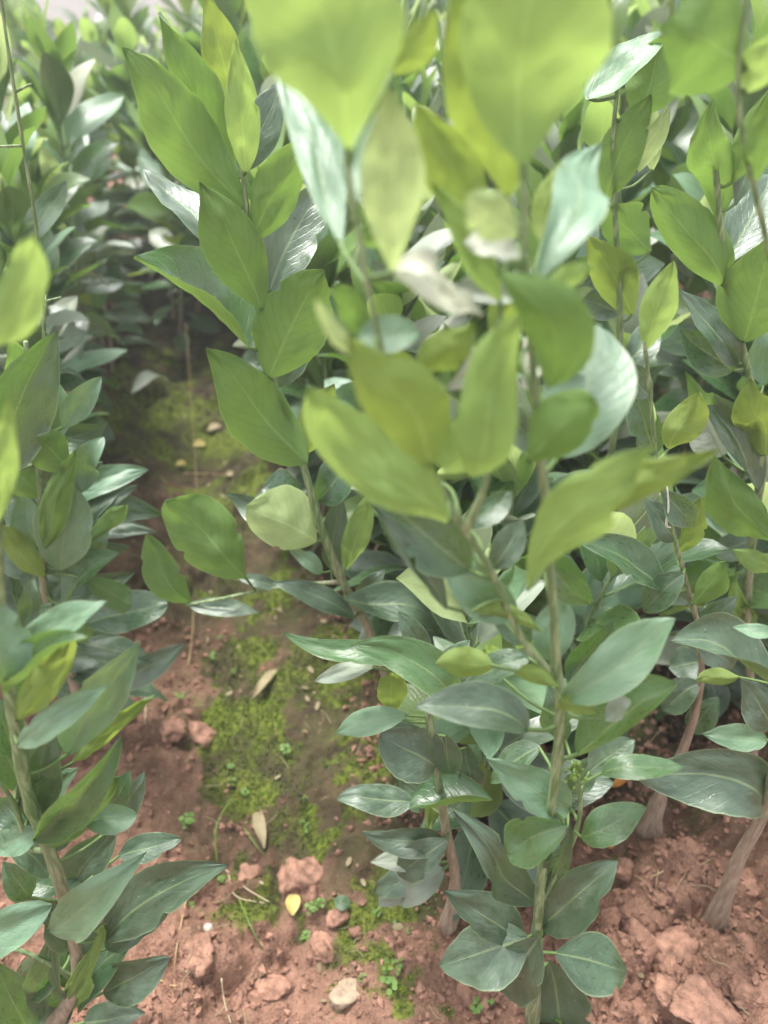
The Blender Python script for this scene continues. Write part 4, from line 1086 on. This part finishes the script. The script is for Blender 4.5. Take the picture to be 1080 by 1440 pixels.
def strand(pts, r, mat, name, label, cat, group=None, lift=0.003):
    w = [ground_at(p[0], p[1]) + np.array([0, 0, lift + (p[2] if len(p) > 2 else 0)]) for p in pts]
    o0 = w[0].copy()
    V, F, _ = tube(np.array(w) - o0, np.linspace(r, r * 0.55, len(w)), 5, 0, 6)
    o = link(name, mesh(name, V, F), mat); o.location = o0
    return tag(o, label, cat, group)

strand([(318, 1225), (345, 1250), (378, 1270)], 0.0009, M_ROOTY, 'root_string', 'pale root string lying just below the curved weed stalk', 'root', 'pale roots and straws')
strand([(322, 1232), (332, 1262), (372, 1272)], 0.0007, M_ROOTY, 'root_string', 'thin second root string looping under the pale one', 'root', 'pale roots and straws')
strand([(263, 1265), (250, 1330), (246, 1385), (260, 1420)], 0.0008, M_STRAW, 'straw', 'long brown straw hanging down the left bank beside the blue-green leaf', 'straw', 'pale roots and straws')
strand([(225, 1380), (250, 1388), (290, 1364)], 0.0008, M_STRAW, 'straw', 'pinkish straw curving across the long brown straw', 'straw', 'pale roots and straws')
strand([(312, 1378), (316, 1410), (325, 1440)], 0.0007, M_ROOTY, 'straw', 'pale straw at the lower edge under the red clods', 'straw', 'pale roots and straws')
strand([(336, 1268, 0.01), (356, 1315, 0.012), (380, 1356)], 0.0009, M_GRASS, 'grass_blade', 'single green grass blade leaning below the root strings', 'grass blade')
strand([(345, 1175, 0.012), (360, 1195, 0.01), (375, 1208)], 0.0008, M_GRASS, 'grass_blade', 'short bent grass blade beside the dead curled leaf', 'grass blade')
strand([(306, 1218), (308, 1180, 0.02), (330, 1146, 0.03)], 0.0010, M_GRASS, 'weed_stalk', 'curved green weed stalk arching over the furrow', 'weed')
strand([(190, 648), (215, 664), (236, 682)], 0.0012, M_STRAW, 'straw', 'dry yellowish straw lying far up the furrow', 'straw')
strand([(278, 700), (278, 640, 0.05), (279, 560, 0.16)], 0.0006, M_STRAW, 'straw', 'upright dry straw standing far up the furrow', 'straw')
strand([(258, 668), (290, 668), (325, 671)], 0.0012, M_STRAW, 'straw', 'dry reddish straw crossing behind the upright straw', 'straw')
strand([(265, 940), (272, 905, 0.01), (275, 865, 0.015)], 0.0010, M_STRAW, 'straw', 'short yellow straw under the leaning twig of the seedling behind', 'straw')
strand([(205, 1020), (208, 985, 0.01), (214, 950, 0.02)], 0.0009, M_ROOTY, 'straw', 'pale upright straw on the left bank', 'straw')
strand([(870, 1235), (920, 1233), (960, 1205)], 0.0009, M_STRAW, 'straw', 'thin brown straw beside the right edge trunk', 'straw')
strand([(945, 1290), (925, 1265), (900, 1238), (880, 1228)], 0.0008, M_STRAW, 'straw', 'thin brown straw slanting across another near the right trunk', 'straw')
strand([(1000, 1210), (965, 1230), (945, 1260)], 0.0007, M_STRAW, 'straw', 'hairlike straw forking toward the right edge trunk', 'straw')
strand([(925, 1225), (922, 1250), (928, 1275)], 0.0006, M_STRAW, 'straw', 'short hairlike straw hanging from the brown straw near the right trunk', 'straw')

def fallen(px, py, tx, ty, w, mat, label, name='fallen_leaf', curl=1.2, fold=20):
    a, b = ground_at(px, py) + [0, 0, 0.004], ground_at(tx, ty) + [0, 0, 0.006]
    D = (a - EYE).dot(FWD)
    V, F, UV = leaf_geo(a - a, b - a, (0.1, -0.3, 1), w * D / FPX, fold, curl, 0.2, 0.95, 0.8, 0.05, 10, 6, None, 0.0008, int(px))
    o = link(name, mesh(name, V, F, UV), mat); o.location = a
    return tag(o, label, 'leaf')
fallen(412, 1290, 414, 1262, 22, M_YEL, 'small yellow fallen leaf on the moss beside the round weed leaf')
fallen(372, 1196, 366, 1146, 20, M_TAN, 'dead curled tan leaf standing in the dark moss', curl=1.6, fold=35)
fallen(856, 1196, 858, 1176, 13, M_ORG, 'small orange leaf on the soil behind the front stem')
fallen(794, 905, 801, 890, 11, M_ORG, 'tiny orange-yellow leaf beside the upper front stem')
fallen(272, 630, 290, 628, 14, M_YEL, 'orange-yellow leaf far up the furrow beside the upright straw')
fallen(292, 608, 312, 604, 14, M_TAN, 'pale dead leaf far up the furrow above the yellow leaf')
fallen(186, 556, 238, 542, 24, LM['w'], 'whitish leaf lying far up the furrow')
fallen(248, 657, 262, 655, 10, M_YEL, 'pale yellow scrap left of the upright straw')
fallen(318, 670, 330, 672, 10, M_TAN, 'pale scrap at the end of the reddish straw')
fallen(690, 1030, 720, 1018, 14, M_TAN, 'dry tan leaf behind the front stem on the red soil')
fallen(355, 985, 392, 945, 14, M_TAN, 'brown dry leaf on the dark soil in the middle of the furrow')
fallen(860, 1110, 880, 1098, 12, M_ORG, 'curled orange scrap under the bud cluster')

# little weeds: round-leaved sprouts, each one a thing
def sprout_mesh(seed, n, hgt, lr):
    g = np.random.default_rng(seed); V, F = [], []
    for k in range(n):
        a = k * 2.4 + g.uniform(0, .6); out = lr * g.uniform(0.8, 2.2); z = hgt * g.uniform(0.35, 1.0)
        c = np.array([math.cos(a) * out, math.sin(a) * out, z])
        sv, sf, _ = tube([(0, 0, 0), c * [0.5, 0.5, 0.75], c], [lr * .12, lr * .1, lr * .08], 4, 0, 2, False)
        o = len(V); V += list(sv); F += [tuple(i + o for i in f) for f in sf]
        tl = g.normal(0, 0.3, 2); R_ = lr * g.uniform(0.6, 1.1); o = len(V)
        V.append(c + [0, 0, -R_ * 0.12])
        for j in range(8):
            b = j * math.pi / 4; dx, dy = math.cos(b) * R_, math.sin(b) * R_ * 0.85
            V.append(c + [dx, dy, dx * tl[0] + dy * tl[1]])
        F += [(o, o + 1 + j, o + 1 + (j + 1) % 8) for j in range(8)]
    return mesh('weed_sprout', V, F)
SPR = [sprout_mesh(i, 3 + (i * 5) % 9, 0.006 + 0.002 * i, 0.0014 + 0.0004 * (i % 4)) for i in range(8)]
weed_spots = [(330, 1055), (325, 1080), (328, 1105), (345, 1118), (430, 1130), (425, 1160), (432, 1170), (268, 1165), (290, 1215), (312, 1240), (270, 1275), (450, 1275), (545, 1375), (560, 1365),
         (548, 1390), (530, 1290), (555, 1300), (430, 1320), (690, 1410), (670, 1420), (480, 1128), (330, 950), (255, 985), (300, 930), (475, 1075), (260, 1160), (510, 1380), (402, 1060), (428, 1035), (780, 1440), (310, 900), (440, 1285), (575, 1310), (350, 700), (240, 640), (245, 720), (215, 590)]
MARKS = [(485, 1402, 'the pale tan stone'), (412, 1280, 'the yellow fallen leaf'), (368, 1170, 'the dead curled leaf'), (293, 1306, 'the white pebble'), (482, 1275, 'the round weed leaf'),
         (280, 1100, 'the bright moss patch'), (345, 1250, 'the pale root strings'), (278, 630, 'the upright far straw'), (272, 900, 'the short yellow straw'), (440, 1080, 'the dark mossy soil'), (750, 1420, 'the lowest leaves'), (555, 1300, 'the fan of greyish leaves')]
weed_seen = {}
for i, (px, py) in enumerate(weed_spots):
    o = bpy.data.objects.new('weed_sprout', SPR[i % 8]); COL.objects.link(o)
    if not SPR[i % 8].materials: SPR[i % 8].materials.append(M_WEED)
    o.location = ground_at(px, py); o.rotation_euler = (0, 0, i * 1.3); sc = (0.7 + 0.5 * ((i * 7) % 5) / 4) * (1.5 if px > 530 and py > 1350 and px < 570 else 1)
    o.scale = (sc, sc, sc)
    near = min(MARKS, key=lambda m_: math.hypot(px - m_[0], py - m_[1]))
    dx, dy = px - near[0], py - near[1]
    where = ('right of' if dx > 0 else 'left of') if abs(dx) > abs(dy) else ('below' if dy > 0 else 'above')
    lab = f'tiny weed sprout {where} {near[2]}'
    n_ = weed_seen[lab] = weed_seen.get(lab, 0) + 1
    if n_ > 1: lab = f'{ORD[n_ - 1]} tiny weed sprout out {where} {near[2]}'
    tag(o, lab, 'weed', 'tiny weed sprouts in the furrow')
# the one weed with a single round pale leaf
a = ground_at(482, 1280)
V, F, _ = tube([(0, 0, 0), (0.001, 0, 0.008), (0, 0.002, 0.014)], [0.0006, 0.0005, 0.0005], 5, 0, 3)
wd = empty('round_weed', a); tag(wd, 'small weed with a single round pale green leaf beside the yellow fallen leaf', 'weed')
link('stalk', mesh('stalk', V, F), M_GRASS, wd)
V, F, UV = leaf_geo((0.007, -0.002, 0.012), (-0.007, 0.004, 0.016), (0.0, -0.4, 1), 0.014, 8, 0.3, 0, 1.0, 0.5, 0.0, 10, 6, None, 0.0004, 3)
link('leaf', mesh('leaf', V, F, UV), LM['g'], wd)

# ------------------------------------------------------------------ added haze volume, standing in for lens veil over the far rows
hx, hy0, hy1, hz0, hz1 = 330.0, -330.0, 330.0, -1.2, 1.15
v = [(sx * hx, y_, z_) for z_ in (hz0, hz1) for sx, y_ in ((-1, hy0), (1, hy0), (1, hy1), (-1, hy1))]
hm = bpy.data.materials.new('added_haze'); hm.use_nodes = True; hm.node_tree.nodes.clear()
hv = hm.node_tree.nodes.new('ShaderNodeVolumePrincipled'); ho = hm.node_tree.nodes.new('ShaderNodeOutputMaterial')
hv.inputs['Color'].default_value = (0.93, 0.95, 0.92, 1); hv.inputs['Density'].default_value = ADDED_HAZE; hv.inputs['Anisotropy'].default_value = 0.3
hm.node_tree.links.new(hv.outputs[0], ho.inputs['Volume'])
link('added_haze', mesh('added_haze', v, [(3, 2, 1, 0), (4, 5, 6, 7), (0, 1, 5, 4), (1, 2, 6, 5), (2, 3, 7, 6), (3, 0, 4, 7)], smooth=False), hm, kind='stuff')

print('SEEDLINGS', count, 'objects', len(bpy.data.objects))
for s_ in STATS:
    if s_[3] > 12 or s_[3] < 1.5 or s_[5] > 4.5: print('CHECK', s_)
